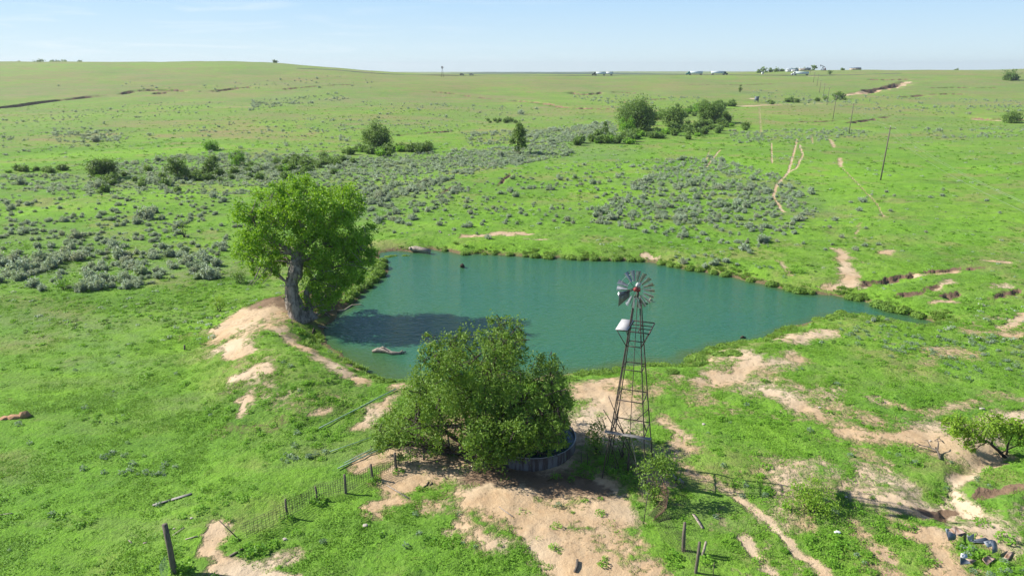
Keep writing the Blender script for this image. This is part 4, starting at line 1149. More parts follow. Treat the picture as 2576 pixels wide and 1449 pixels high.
# --- far trees on the skyline
ST = "trees on the hilltop homestead"
for (u, w, h, lb) in [(1909,10,9,"first small tree at the left end of the homestead row"), (1922,16,13,"tallest tree of the homestead row on the hilltop"), (1938,14,10,"grey-green homestead tree right of the tallest"),
                      (1954,16,9,"low homestead tree before the white house"), (1969,10,6,"smallest homestead tree left of the white house"), (2045,14,13,"dark round tree at the end of the long hedge on the hilltop"),
                      (2120,7,6,"small dark tree right of the black pump on the hilltop")]:
    d = ray(u, 170); Y = 1120.; x = d[0]/d[1]*Y
    field_tree("skyline_tree", lb, None, w, h, M_SHRUB, "round", ST, 1.1, 1.6, 9, .02, on(x, Y))
SK = "lone trees on the far skyline"
for (u, w, h, Y, lb) in [(48,10,8,1420.,"small dark tree on the left skyline"), (202,11,8,1430.,"flat-topped lone tree on the left skyline beside the long grove"), (691,12,7,1330.,"low dark tree on the skyline above the cottonwood"),
                         (2292,8,4,1500.,"tiny dark tree on the right skyline"), (2410,9,6,1500.,"small round tree farthest right on the skyline")]:
    x = ray(u, 160)[0]/ray(u, 160)[1]*Y
    field_tree("skyline_tree", lb, None, w, h, M_SHRUB, "round", SK, 1.4, 1.8, 9, .05, on(x, Y))
for k, u in enumerate(np.linspace(98, 165, 9)):
    x = ray(u, 158)[0]/ray(u, 158)[1]*1440.
    field_tree("skyline_tree", "dark tree in the long grove on the left skyline", None, 14, 8, M_SHRUB, "round", "grove on the left skyline", 1.0, 1.6, 6, .02, on(x, 1440+RNG.normal()*8))
for k, u in enumerate(np.linspace(1990, 2035, 7)):
    x = ray(u, 168)[0]/ray(u, 168)[1]*1135.
    field_tree("skyline_tree", "low dark tree in the hedge behind the hilltop buildings", None, 11, 5, M_SHRUB, "round", "hedge behind the hilltop buildings", 1.0, 1.5, 6, .02, on(x, 1135+RNG.normal()*4))

# ------------------------------------------------------------------ the windmill
def build_windmill():
    cx, cy = 7.55, 40.3
    zg = gz(cx, cy)
    t = root("windmill", (cx, cy, zg), "tall steel windmill with galvanised fan wheel on a rusty four-legged lattice tower", "windmill")
    th = math.radians(-20); e1 = np.array([math.cos(th), math.sin(th), 0]); e2 = np.array([-math.sin(th), math.cos(th), 0])
    H = 12.0; TOP = .16; BASE = 1.42
    def corner(i, j, z):
        k = BASE + (TOP - BASE) * min(1, z / H) ** .93
        p = np.array([cx, cy, zg + z]) + e1*k*i + e2*k*j
        return p
    C4 = [(-1,-1),(1,-1),(1,1),(-1,1)]
    for i, j in C4:
        g = G()
        zs = np.linspace(-.25, H, 7)
        g.tube([corner(i, j, z) if z > 0 else corner(i, j, 0) + np.array([0, 0, z]) for z in zs], .038, 6)
        g.build("leg", M_RUST, t)
    for z in (3.2, 5.4, 7.4, 8.9):
        g = G()
        for k in range(4):
            if z == 3.2 and k == 0: continue
            a, b = C4[k], C4[(k+1) % 4]
            g.bar(corner(*a, z), corner(*b, z), .05, .05)
        g.build("girt", M_RUST, t)
    for (z0, z1) in ((.2, 3.2), (3.2, 5.4), (5.4, 7.4), (7.4, 8.9)):
        for k in range(4):
            a, b = C4[k], C4[(k+1) % 4]
            g = G()
            g.tube([corner(*a, z0), corner(*b, z1)], .006, 4); g.tube([corner(*b, z0), corner(*a, z1)], .006, 4)
            g.build("cross_brace", M_RUST, t)
    for k in (0, 1, 2, 3):                                            # short knee braces above the board
        a, b = C4[k], C4[(k+1) % 4]
        g = G(); p = corner(*a, 4.2); q = corner(*a, 3.25)*.6 + corner(*b, 3.25)*.4
        g.bar(p, q, .05, .05); g.build("knee_brace", M_RUST, t)
    g = G(); a = corner(-1,-1,3.22) - e1*.35 - e2*.06; b = corner(1,-1,3.22) + e1*.45 - e2*.06
    g.bar(a, b, .30, .05); g.build("plank", M_PLANK, t)
    # ladder on the left face
    g = G()
    for s in (-.17, .17):
        g.tube([corner(-1,0,.2) + e2*s, corner(-1,0,11.4) + e2*s*.35], .016, 5)
    for z in np.arange(.5, 11.2, .38):
        k = .17*(1 - .65*z/11.4)
        g.tube([corner(-1,0,z) - e2*k, corner(-1,0,z) + e2*k], .012, 4)
    g.build("ladder", M_RUST, t)
    g = G(); g.tube([(cx, cy, zg-.1), (cx, cy, zg+4), (cx, cy, zg+11.9)], .022, 6); g.build("pump_rod", M_RUST, t)
    g = G(); g.tube([(cx, cy, zg-.1), (cx, cy, zg+1.3)], .07, 8); g.build("pump_pipe", M_RUST, t)
    # service platform
    zp = 10.05; s = .98
    pc = np.array([cx, cy, zg + zp])
    R = [pc - e1*s - e2*s, pc + e1*s - e2*s, pc + e1*s + e2*s, pc - e1*s + e2*s]
    g = G()
    for k in range(4): g.bar(R[k], R[(k+1) % 4], .05, .06)
    for f in (-.3, .3): g.bar(pc + e1*f*s*1.0 - e2*s, pc + e1*f*s*1.0 + e2*s, .045, .045)
    for f in (-.3, .3): g.bar(pc - e1*s + e2*f*s, pc + e1*s + e2*f*s, .045, .045)
    pf = g.build("platform", M_RUST, t)
    for k, (i, j) in enumerate(C4):
        g = G(); g.bar(R[k], corner(i, j, 8.9), .04, .04); g.build("platform_strut", M_RUST, t)
    g = G()
    z_ = np.array([0, 0, .06])
    g.plate([pc - e1*(s+.06) - e2*(s+.1) + z_, pc - e1*(s-.68) - e2*(s+.1) + z_*1.4, pc - e1*(s-.68) + e2*(s-.15) + z_*1.4, pc - e1*(s+.06) + e2*(s-.15) + z_], .03)
    g.build("deck_board", M_DECK, pf)
    # head: axle direction points away from the tail
    ax = np.array([-.46, -.888, .0]); ax /= np.linalg.norm(ax); sd = np.array([-ax[1], ax[0], 0]); up = np.array([0, 0, 1.])
    hub = np.array([cx, cy, zg + 12.55])
    g = G(); g.tube([(cx, cy, zg+11.8), (cx, cy, zg+12.35)], .075, 8); g.build("mast_pipe", M_RUST, t)
    g = G()
    hood = hub + up*.08
    prof = [(-.26,.04),(-.19,.12),(-.05,.16),(.10,.14),(.20,.08),(.24,.03)]
    g.tube([hood + ax*d + up*.05 for d, r in prof], [r for d, r in prof], 12)
    g.build("gear_hood", M_HOOD, t, smooth=True)
    g = G(); g.box(hub - up*.14, (.26,.26,.2)); g.tube([hub - ax*.3, hub + ax*.62], .04, 8); g.build("gear_case", M_RED, t)
    wc = hub + ax*.46
    g = G(); g.tube([wc - ax*.09, wc + ax*.09], .13, 12); wh = g.build("wheel_hub", M_RED, t, smooth=False)
    NB = 18; R1 = 1.16; R0 = .50
    skip = {7, 11}
    for rr, nm in ((R0+.03, "inner_rim"), (R1-.22, "outer_rim")):
        g = G(); a = np.linspace(0, 2*np.pi, 49)
        g.tube([wc + (sd*math.cos(q) + up*math.sin(q))*rr for q in a], .013, 5, False); g.build(nm, M_GALV, wh)
    for q in range(6):
        g = G(); an = q*math.pi/3 + .2; d = sd*math.cos(an) + up*math.sin(an)
        g.tube([wc + d*.1, wc + d*(R1-.22)], .014, 5); g.build("wheel_arm", M_RUST, wh)
    for q in range(NB):
        if q in skip: continue
        an = q*2*math.pi/NB + .07; d = sd*math.cos(an) + up*math.sin(an); tn = -sd*math.sin(an) + up*math.cos(an)
        g = G(); rows = []
        for rr, w in ((R0, .058), ((R0+R1)/2, .106), (R1, .150)):
            row = []
            for s_ in np.linspace(-1, 1, 6):
                c = wc + d*rr + tn*w*s_*.86 + ax*(w*s_*.62 + .05*(1 - s_*s_))
                row.append(c)
            rows.append(row)
        V = np.array(rows).reshape(-1, 3); n1 = len(V)
        V2 = np.concatenate([V, V + ax*.004])
        F = []
        for i in range(2):
            for k in range(5):
                b = i*6 + k
                F += [(b, b+1, b+7, b+6), (b+n1+6, b+n1+7, b+n1+1, b+n1)]
        g.add(V2, [np.array(F)])
        g.build("blade", M_GALV, wh)
    # tail boom and vane, furled beside the wheel
    tl = np.array([-.80, -.60, 0]); sd = np.array([-tl[1], tl[0], 0])
    g = G(); g.bar(hub - up*.03, hub + tl*1.5 - up*.25, .035, .05); g.bar(hub + up*.10, hub + tl*1.2 - up*.10, .03, .03); bo = g.build("tail_boom", M_RUST, t)
    def tp(a, z): return hub + tl*a + up*z
    g = G(); g.plate([tp(.70,-.06), tp(1.60,.02), tp(1.60,-.88), tp(.70,-.48)], .008)
    for a in (.8, 1.15, 1.52): g.bar(tp(a,-.08) + sd*.014, tp(a,-.46) + sd*.014, .03, .015)
    g.build("tail_vane", M_VANE, t)
M_RED = solid("red_oxide_paint", (0.30, 0.045, 0.045), (0.22, 0.05, 0.05), .6)
M_HOOD = solid("faded_white_hood", (0.46, 0.48, 0.48), (0.36, 0.375, 0.38), .5)
M_DECK = solid("silvered_board", (0.50, 0.50, 0.50), (0.38, 0.38, 0.38), .8, scale=4., stretch=(1, 8, 1))
M_VANE = solid("dull_galvanised_vane", (0.20, 0.215, 0.22), (0.135, 0.14, 0.145), .6, .45, 6.)
build_windmill()

def pole_between(name, label, cat, a, b, r, mat, group=None):
    g = G(); g.tube([a, (Vector(a)+Vector(b))/2 + Vector((0.01, 0, -.01)), b], r, 6)
    o = g.build(name, mat, None, a); return tag(o, label, cat, group)
W0 = Vector((7.55, 40.3, gz(7.55, 40.3)))
def w_at(u, v, Y): return depth_at(u, v, Y)
pole_between("leaning_pipe", "long rusty pipe leaning through the windmill's left leg, upper of the three", "pipe", w_at(1531,997,41.6), on(8.25, 40.9), .03, M_RUST)
pole_between("leaning_pipe", "rusty pipe leaning on the windmill's left leg, crossing just above the plank", "pipe", w_at(1518,1030,40.0), on(8.45, 40.0), .03, M_RUST)
pole_between("leaning_pipe", "short rusty pipe leaning outside the windmill's left leg, lowest of the three", "pipe", w_at(1516,1054,40.3), on(7.0, 40.5), .025, M_RUST)
pole_between("leaning_pipe", "pale split pole propped inside the windmill tower below the plank", "pipe", w_at(1585,1085,39.9), on(8.1, 39.2), .035, M_DEAD)

# ------------------------------------------------------------------ round stock tank under the hackberry
def build_tank():
    p = at(1338, 1128); r = 3.0
    c = Vector((p.x, p.y + .1, gz(p.x, p.y)))
    t = root("stock_tank", c, "round steel stock tank full of dark water under the hackberry", "stock tank")
    n = 64; a = np.arange(n)*2*np.pi/n
    h = 0.95
    g = G()
    rr = r + .018*np.cos(a*32)
    V = np.concatenate([np.stack([c.x+np.cos(a)*q, c.y+np.sin(a)*q, np.full(n, c.z+z)], 1) for q, z in ((rr, -.15), (rr, h), (rr-.03, h), (rr-.03, .2))])
    k = np.arange(n); k2 = (k+1) % n
    g.add(V, [np.concatenate([np.stack([i*n+k, i*n+k2, (i+1)*n+k2, (i+1)*n+k], 1) for i in range(3)])])
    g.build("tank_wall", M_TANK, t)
    g = G(); b = np.linspace(0, 2*np.pi, n+1); g.tube([(c.x+math.cos(q)*r, c.y+math.sin(q)*r, c.z+h+.01) for q in b], .035, 6, False); g.build("rim", M_GALV, t, smooth=True)
    g = G(); V = np.stack([c.x+np.cos(a)*(r-.045), c.y+np.sin(a)*(r-.045), np.full(n, c.z+h-.14)], 1); g.add(V, [np.arange(n)[None, :]]); g.build("water_surface", M_TANKW, t)
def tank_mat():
    m, nt = new_mat("shade_darkened_stained_steel")
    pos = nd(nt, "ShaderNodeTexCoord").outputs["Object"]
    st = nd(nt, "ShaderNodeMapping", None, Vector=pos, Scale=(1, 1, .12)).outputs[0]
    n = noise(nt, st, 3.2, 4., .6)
    c = mixc(nt, mrange(nt, n, .46, .54), (0.060, 0.040, 0.035), (0.15, 0.14, 0.14))  # rusty stain streaks; both tones darkened to paint in the tree's shade
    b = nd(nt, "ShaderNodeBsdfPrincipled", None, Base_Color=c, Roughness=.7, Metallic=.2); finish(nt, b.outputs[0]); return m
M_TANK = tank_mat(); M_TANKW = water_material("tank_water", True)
build_tank()

# ------------------------------------------------------------------ fences
def wire_between(g, a, b, rows, h0, h1, sag=.0, verts=0, rad=.0045):
    a = np.array(a); b = np.array(b); L = np.linalg.norm(b-a); n = max(3, int(L/.8))
    t = np.linspace(0, 1, n)
    gr = np.array([[*(a*(1-q)+b*q)[:2], gz(*(a*(1-q)+b*q)[:2])] for q in t])
    for z in np.linspace(h0, h1, rows):
        g.tube(gr + np.array([0, 0, z]) - np.stack([0*t, 0*t, np.sin(t*np.pi)*sag*(z/h1)], 1), rad, 3, False)
    for q in np.linspace(0, 1, verts+2)[1:-1]:
        p = a*(1-q)+b*q; z0 = gz(p[0], p[1])
        dz = math.sin(q*math.pi)*sag
        g.tube([(p[0], p[1], z0+h0), (p[0], p[1], z0+h1-dz)], rad, 3, False)
def build_left_fence():
    feet = [((612,1360),(552,1309),.03,None), ((725,1300),(715,1256),.075,None), ((797,1258),(792,1226),.065,None), ((870,1240),(866,1194),.085,None), ((938,1206),(930,1168),.08,None), ((998,1183),(991,1139),.08,None), ((1066,1156),(1060,1113),.075,None), ((1130,1140),(1126,1098),.07,None)]
    P = [at(*f[0]) for f in feet]
    t = root("wire_fence", P[3], "sagging page-wire fence on rough wooden posts running left from the hackberry", "fence")
    for k, (f, q, r, _) in enumerate(feet):
        b = P[k]; top = depth_at(q[0], q[1], b.y + (.0 if k else .55))
        if k: top = Vector((b.x + (top.x-b.x)*.6, b.y+.05, max(top.z, b.z+.95)))
        g = G()
        if k == 0:
            g.tube([b - Vector((0, 0, .2)), top], .03, 6); g.build("steel_post", M_RUST, t)
        else:
            m = (b + top)/2 + Vector((RNG.normal()*.03, RNG.normal()*.03, 0))
            g.tube([b - Vector((0, 0, .3)), b, m, top], [r*1.08, r*1.05, r*.95, r*.85], 9, wob=.07); g.build("post", M_POST, t, smooth=True)
    g = G()
    for k in range(len(P)-1): 
        wire_between(g, P[k], P[k+1], 7, .08, 1.08, .10, 11, .0125)
    g.build("wire_mesh", M_WIRE, t)
build_left_fence()
def build_corner_post():
    b = at(438, 1438); top = depth_at(414, 1318, b.y + .25)
    t = root("gate_post", b, "thick weathered gate post at the lower left with a scrap of wire mesh", "fence post")
    g = G(); g.tube([b - Vector((0, 0, .4)), b, (b+top)/2 + Vector((.02, 0, 0)), top], [.16, .155, .15, .135], 12, wob=.04); g.build("post", M_POST, t, smooth=True)
    g = G()
    a = np.array(b) + np.array([-.16, -.12, 0])
    for q in np.linspace(0, 1, 9):
        x = -.10*q
        g.tube([a + np.array([x-.05, -.55*q, .0]), a + np.array([x-.12, -.50*q, 1.15 - .25*q])], .006, 3, False)
    for z in np.linspace(.05, 1.1, 11):
        g.tube([a + np.array([0, 0, z]), a + np.array([-.15, -.3, z*.9]), a + np.array([-.18, -.55, z*.8])], .006, 3, False)
    g.build("wire_mesh", M_MESHG, t)
M_MESHG = solid("greenish_wire", (0.14, 0.20, 0.20), (0.2, 0.26, 0.25), .6, .3)
build_corner_post()
def build_right_fence():
    feet = [((1618,1318),(1630,1240),.025), ((1719,1385),(1723,1314),.105), ((1750,1440),(1760,1363),.085), ((1793,1455),(1797,1414),.02)]
    P = [at(*f[0]) for f in feet]
    t = root("wire_fence", P[1], "collapsed rusty wire fence with a rolled mesh panel below the windmill", "fence")
    for k, (f, q, r) in enumerate(feet):
        b = P[k]; top = depth_at(q[0], q[1], b.y)
        g = G()
        if r < .05: g.tube([b - Vector((0, 0, .2)), top], r, 6); g.build("steel_post", M_RUST, t)
        else: g.tube([b - Vector((0, 0, .3)), b, (b*.5+top*.5) + Vector((.04*(k-1.5), 0, 0)), top], [r*1.05, r, r*.95, r*.75], 10, wob=.06); g.build("post", M_POST, t, smooth=True)
    # the standing, bulging mesh panel: diagonal wires over a curved sheet
    q0 = at(1648, 1298); q1 = at(1672, 1262); q2 = at(1655, 1240)
    base = [np.array(at(1640,1310)), np.array(at(1668,1290)), np.array(at(1672,1262)), np.array(at(1655,1236))]
    def surf(u, v):
        s = u*3; i = min(2, int(s)); f = s - i
        p = base[i]*(1-f) + base[i+1]*f
        bul = .25*math.sin(v*math.pi)
        return p + np.array([bul - .25*v*(1-u), -.1*v, 1.25*v*(.35 + .65*min(1, u*1.6))])
    g = G()
    for k in np.linspace(-1, 1, 26):
        for sg in (1, -1):
            pts = [surf(u, v) for u, v in ((q, (q - k) if sg > 0 else (1 - q + k)) for q in np.linspace(0, 1, 15)) if 0 <= v <= 1]
            if len(pts) > 1: g.tube(pts, .012, 3, False)
    g.tube([surf(u, 1) for u in np.linspace(0, 1, 12)], .012, 4, False); g.tube([surf(1, v) for v in np.linspace(0, 1, 8)], .012, 4, False)
    g.build("mesh_panel", M_RUSTW, t)
    # netting slumped on the ground between the panel and the posts
    A = [np.array(at(*p)) for p in ((1640,1308),(1662,1352),(1700,1388),(1722,1396))]; Bq = [np.array(at(*p)) for p in ((1672,1288),(1690,1330),(1712,1350),(1724,1372))]
    def low(u, v):
        s = u*3; i = min(2, int(s)); f = s - i
        p = (A[i]*(1-f) + A[i+1]*f)*(1-v) + (Bq[i]*(1-f) + Bq[i+1]*f)*v
        return np.array([p[0], p[1], gz(p[0], p[1]) + .10 + .45*v*u + .12*math.sin(u*9)*v])
    g = G()
    for v in np.linspace(0, 1, 9): g.tube([low(u, v) for u in np.linspace(0, 1, 14)], .006, 3, False)
    for u in np.linspace(0, 1, 26): g.tube([low(u, v) for v in np.linspace(0, 1, 5)], .006, 3, False)
    g.build("fallen_netting", M_WIRE, t)
    g = G(); wire_between(g, P[1], P[2], 5, .1, .95, .08, 5, .006); wire_between(g, P[2], P[3], 4, .1, .8, .05, 3, .006); g.build("wire_mesh", M_WIRE, t)
M_RUSTW = solid("brown_rust_wire", (0.32, 0.20, 0.13), (0.22, 0.13, 0.09), .75, .2)
build_right_fence()
def short_post(name, label, px, top_px, r, mat=None):
    b = at(*px); top = depth_at(top_px[0], top_px[1], b.y)
    g = G(); g.tube([b - Vector((0, 0, .25)), b, b*.5+top*.5 + Vector((.015, 0, 0)), top], [r*1.1, r, r, r*.85], 9, wob=.07)
    return tag(g.build(name, mat or M_POST, None, b, smooth=True), label, "post")
short_post("stub_post", "gnarled leaning stub of a post beside the fence at the bottom, right of the middle", (1766,1400), (1776,1362), .07, M_DEAD)
short_post("stub_post", "short dark stub of a post alone on the grass left of the dam", (464,879), (464,868), .09)
short_post("thin_stake", "thin dark stake standing in the shallows left of the hackberry, left of two", (1050,925), (1050,905), .03)
short_post("thin_stake", "thin dark stake standing in the shallows left of the hackberry, right of two", (1056,923), (1056,906), .03)
for k, (a, b) in enumerate([((1548,1180),(1546,1150)), ((1462,1165),(1462,1135)), ((1478,1168),(1477,1140))]):
    short_post("thin_stake", ["dark stake in the shade at the windmill's left foot", "dark stake in the shade right against the stock tank's right side", "dark stake in the shade a step right of the tank"][k], a, b, .025, M_RUST)

# ------------------------------------------------------------------ pipes, planks and bits of wood lying about
def lying(name, label, cat, pxs, r, mat, group=None, lift=None, n=8):
    P = [at(*p) for p in pxs]
    P = [Vector((p.x, p.y, p.z + (r if lift is None else lift))) for p in P]
    g = G(); g.tube(P, r, n, wob=.0 if mat in (M_PIPE,) else .05)
    return tag(g.build(name, mat, None, P[0], smooth=True), label, cat, group)
GP = "pale green pipes on the grass"
lying("irrigation_pipe", "long straight pale green pipe on the grass below the pond's near corner", "pipe", [(803,1080),(850,1056),(900,1031),(950,1005),(996,981)], .045, M_PIPE, GP, .10)
lying("irrigation_pipe", "thin green pipe on the grass, uppermost of three left of the hackberry", "pipe", [(830,1139),(885,1120),(945,1099)], .028, M_PIPE, GP, .10)
lying("irrigation_pipe", "green pipe reaching into the hackberry's leaves, middle of three", "pipe", [(866,1168),(925,1138),(985,1112)], .035, M_PIPE, GP, .10)
lying("irrigation_pipe", "grey-green pipe nearest the fence, lowest of three left of the hackberry", "pipe", [(850,1182),(915,1152),(985,1122)], .042, M_PIPE, GP, .12)
def plank(label, pa, pb, w=.16, th=.035, mat=None, name="plank"):
    a, b = at(*pa), at(*pb)
    w *= .72; th *= .6
    a = a + Vector((0, 0, .05)); b = b + Vector((0, 0, .05))
    g = G(); g.bar(a, b, w, th, up=(0, 0, 1)); return tag(g.build(name, mat or M_PLANK, None, a), label, "plank")
plank("long grey plank on the grass above the gate post, lower end of a broken pair", (384,1272), (428,1259), .24)
plank("grey ragged-ended plank above the gate post, upper of a broken pair", (431,1258), (482,1243), .30)
plank("pale lath leaning on the grass right of the gate post", (434,1348), (464,1328), .08, .03, M_DEAD)
plank("pale lath lying right of the gate post, nearer the wire fence", (466,1358), (498,1349), .09, .03, M_DEAD)
plank("pale stick on the grass left of the gate post, left one", (324,1360), (333,1368), .09, .03, M_DEAD)
plank("pale stick on the grass left of the gate post, right one", (360,1368), (370,1366), .10, .03, M_DEAD)
plank("pale lath lying on the sand by the wire fence", (974,1222), (1028,1254), .12, .03, M_DEAD)
plank("yellowish split board on the grass right of the collapsed fence", (1744,1294), (1768,1330), .22, .05, M_DEAD)
plank("dark plank half buried under weeds at the wire fence's steel post", (578,1400), (612,1380), .18, .06, M_POST)
plank("long pale board lying at the left edge of the picture", (0,1296), (32,1292), .1, .03, M_DEAD)
for k, (pa, pb, lb) in enumerate([((1064,1226),(1078,1212),"dark crooked stick on the sand under the hackberry, left one"), ((1446,1440),(1452,1410),"thick dark stick standing up from the sand at the bottom"),
                               ((1255,1275),(1290,1300),"grey stick on the sand below the hackberry"), ((1080,1085+135),(1086,1213),"short dark stick on the sand, right of a longer crooked one"), ((1112,1196),(1124,1205),"dark twig in the dappled shade on the sand")]):
    lying("fallen_stick", lb, "stick", [pa, ((pa[0]+pb[0])/2+2, (pa[1]+pb[1])/2+2), pb], .035 if k != 1 else .07, M_POST if k != 2 else M_DEAD, None, None, 6)

# logs
def log(name, label, pts, rad, mat=None, stubs=()):
    g = G(); g.tube(pts, rad, 12, wob=.06)
    for p, r in stubs: g.tube(p, r, 7, wob=.05)
    return tag(g.build(name, mat or M_DEAD, None, pts[0], smooth=True), label, "log")
def wp_(u, v, z=0.0): x, y = plane_at(u, v, WATER_Z + z); return Vector((x, y, WATER_Z + z))
log("driftwood_log", "bleached twisted log floating in the pond left of the hackberry", [wp_(936,884,.1), wp_(950,880,.2), wp_(968,881,.2), wp_(985,888,.12), wp_(1002,889,.06), wp_(1022,884,.12)], [.10,.24,.24,.2,.16,.05],
    stubs=[([wp_(955,880,.2), wp_(962,873,.5), wp_(968,875,.6)], [.15,.09,.04]), ([wp_(1005,888,.08), wp_(1014,880,.4)], [.08,.03])])
s0 = wp_(1036, 632, .1); s1 = wp_(1081, 638, .1)
log("driftwood_log", "thick bleached log lying on the far left shore of the pond", [s0 + Vector((0,0,.35)), s0*.75+s1*.25 + Vector((0,.2,.42)), s0*.5+s1*.5+Vector((0,.1,.4)), s1 + Vector((0,0,.3))], [.42,.44,.40,.34],
    stubs=[([s0 + Vector((.2,0,.3)), s0 + Vector((-.25,-.4,.55))], [.32,.22])])
log("driftwood_log", "grey fallen bough reaching from the cottonwood's bank into the water", [at(850,782)+Vector((0,0,.15)), at(866,776)+Vector((0,0,.15)), wp_(885,768,.1), wp_(905,766,.3), wp_(916,770,.1)], [.16,.12,.09,.06,.03])
log("driftwood_snag", "small dark snag poking out of the far water left of centre", [wp_(1160,672,-.1), wp_(1163,668,.35), wp_(1168,672,.12)], [.2,.28,.12], M_DARKBARK)
log("driftwood_snag", "low dark snag in the water near the right bank", [wp_(1862,850,.02), wp_(1868,847,.14), wp_(1876,849,.03)], [.08,.13,.05], M_DARKBARK)
log("driftwood_snag", "small dark snag in the water right behind the windmill tower", [wp_(1610,764,.02), wp_(1616,762,.14), wp_(1630,764,.03)], [.07,.12,.05], M_DARKBARK)
log("driftwood_snag", "pale snag in the water right of the windmill wheel", [wp_(1634,758,-.05), wp_(1637,752,.35), wp_(1641,756,.1)], [.1,.14,.06])
log("fallen_log", "grey broken trunk lying in the shade right of the windmill's leafy shrub", [at(1684,1192)+Vector((0,0,.15)), at(1690,1200)+Vector((0,0,.16)), at(1700,1210)+Vector((0,0,.12))], [.16,.15,.11])
log("fallen_log", "pale short log end lying beside the grey broken trunk", [at(1707,1209)+Vector((0,0,.12)), at(1718,1218)+Vector((0,0,.12))], [.13,.1])
log("fallen_log", "grey root-like bough on the dirt just right of the cottonwood's foot", [at(795,800)+Vector((0,0,.2)), at(812,790)+Vector((0,0,.3)), at(838,786)+Vector((0,0,.3))], [.2,.12,.04], stubs=[([at(812,790)+Vector((0,0,.3)), at(830,796)+Vector((0,0,.1))], [.09,.03])])
log("fallen_log", "thin grey bough lying below the cottonwood's foot at the waterline", [at(800,822)+Vector((0,0,.1)), at(818,826)+Vector((0,0,.12)), at(838,834)+Vector((0,0,.1))], [.09,.07,.03])
log("dark_snag", "small dark root snag on the near left shore under the cottonwood", [at(786,842)+Vector((0,0,.05)), at(790,836)+Vector((0,0,.35)), at(797,842)+Vector((0,0,.1))], [.1,.14,.05], M_DARKBARK)
# a dead branch on the sand by the mesquite
def zz(X, Y): u, v = z6(X, Y); return at(u, v)
up_ = lambda p, z: p + Vector((0, 0, z))
log("dead_branch_pile", "dead forked branch lying on the sand left of the mesquite", [up_(zz(1120,610),.1), up_(zz(1095,570),.3), up_(zz(1040,545),.3), up_(zz(970,525),.25), up_(zz(900,545),.08)], [.07,.06,.05,.03,.012], M_POST,
    stubs=[([up_(zz(1095,570),.3), up_(zz(1100,540),.55), up_(zz(1085,520),.7)], [.06,.04,.015]), ([up_(zz(1050,548),.3), up_(zz(1020,505),.4), up_(zz(985,490),.3)], [.04,.025,.01]), ([up_(zz(1100,575),.2), up_(zz(1050,570),.25), up_(zz(990,560),.2)], [.04,.02,.01]),
           ([up_(zz(980,527),.25), up_(zz(930,515),.4), up_(zz(915,525),.4)], [.03,.015,.008])])
log("dead_branch_pile", "small curved dead branch on the sand above the forked one", [up_(zz(1080,475),.05), up_(zz(1110,470),.2), up_(zz(1145,490),.05)], [.03,.04,.02], M_POST)

# ------------------------------------------------------------------ rubble: an orange boulder heap at the left, scrap sheets at the right
def rock(name, label, p, size, mat, seed=0, cat="rock"):
    r = np.random.default_rng(seed); n = 46
    u = r.normal(size=(n, 3)); u /= np.linalg.norm(u, axis=1)[:, None]
    import bmesh
    bm = bmesh.new()
    for q in u * (.75 + .5*r.random((n, 1))) * np.array(size): bm.verts.new(q)
    h = bmesh.ops.convex_hull(bm, input=bm.verts)
    bmesh.ops.delete(bm, geom=[e for e in h["geom_interior"] if isinstance(e, bmesh.types.BMVert)], context='VERTS')
    me = bpy.data.meshes.new(name); bm.to_mesh(me); bm.free(); me.materials.append(mat)
    o = bpy.data.objects.new(name, me); o.location = p; COL.objects.link(o)
    return tag(o, label, cat)
M_ORANGE = solid("orange_caliche", (0.46, 0.27, 0.15), (0.30, 0.17, 0.10), .95, scale=3., bump=.05)
M_STONE = solid("pale_stone", (0.50, 0.45, 0.40), (0.36, 0.31, 0.27), .95, scale=4., bump=.03)
rock("dirt_boulder", "big ragged orange boulder at the left edge, right one of the heap", at(64,1047)+Vector((0,0,.1)), (.40,.34,.34), M_ORANGE, 3)
rock("dirt_boulder", "long low orange boulder at the left edge, middle of the heap", at(40,1050)+Vector((0,0,.05)), (.75,.36,.20), M_ORANGE, 5)
rock("dirt_boulder", "flat orange boulder end of the heap, leftmost of the three", at(14,1052)+Vector((0,0,.0)), (.4,.3,.18), M_ORANGE, 8)
for k, (u, v, s, lb) in enumerate([(1770,1068,.14,"pale stone on the grass right of the windmill tower"), (2128,1250,.10,"grey stone in the grass above the mesquite shrub"), (2062,1078-52,.12,"grey stone beside the sand patch above the right-hand slope"), (2470,1030,.22,"pale stone just above the mesquite tree"),
     (2105,1340,.2,"white stone among the weeds left of the scrap metal"), (2340,1110,.12,"small stone on the sand at the dead branch"), (1108,572+14,.18,"white stone on the grass beyond the pond's far left corner"), (1130,592,.15,"small white stone near the far shore log"),
     (919,1323,.16,"white scrap on the grass below the wire fence"), (958,1342,.12,"small white scrap on the grass below a larger one"), (1012,588,.2,"pale stone on the far bank right of the cottonwood"), (482,1304,.1,"small white stone on the grass above the gate post"), (438,1330,.09,"tiny white stone left above the gate post"), (717,1392-35,.14,"white bottle-like scrap at the fence foot")]):
    rock("pale_rock", lb, at(u, v)+Vector((0,0,s*.3)), (s*.95, s*.72, s*.5), M_STONE if k != 4 else M_WHITE, 20+k)

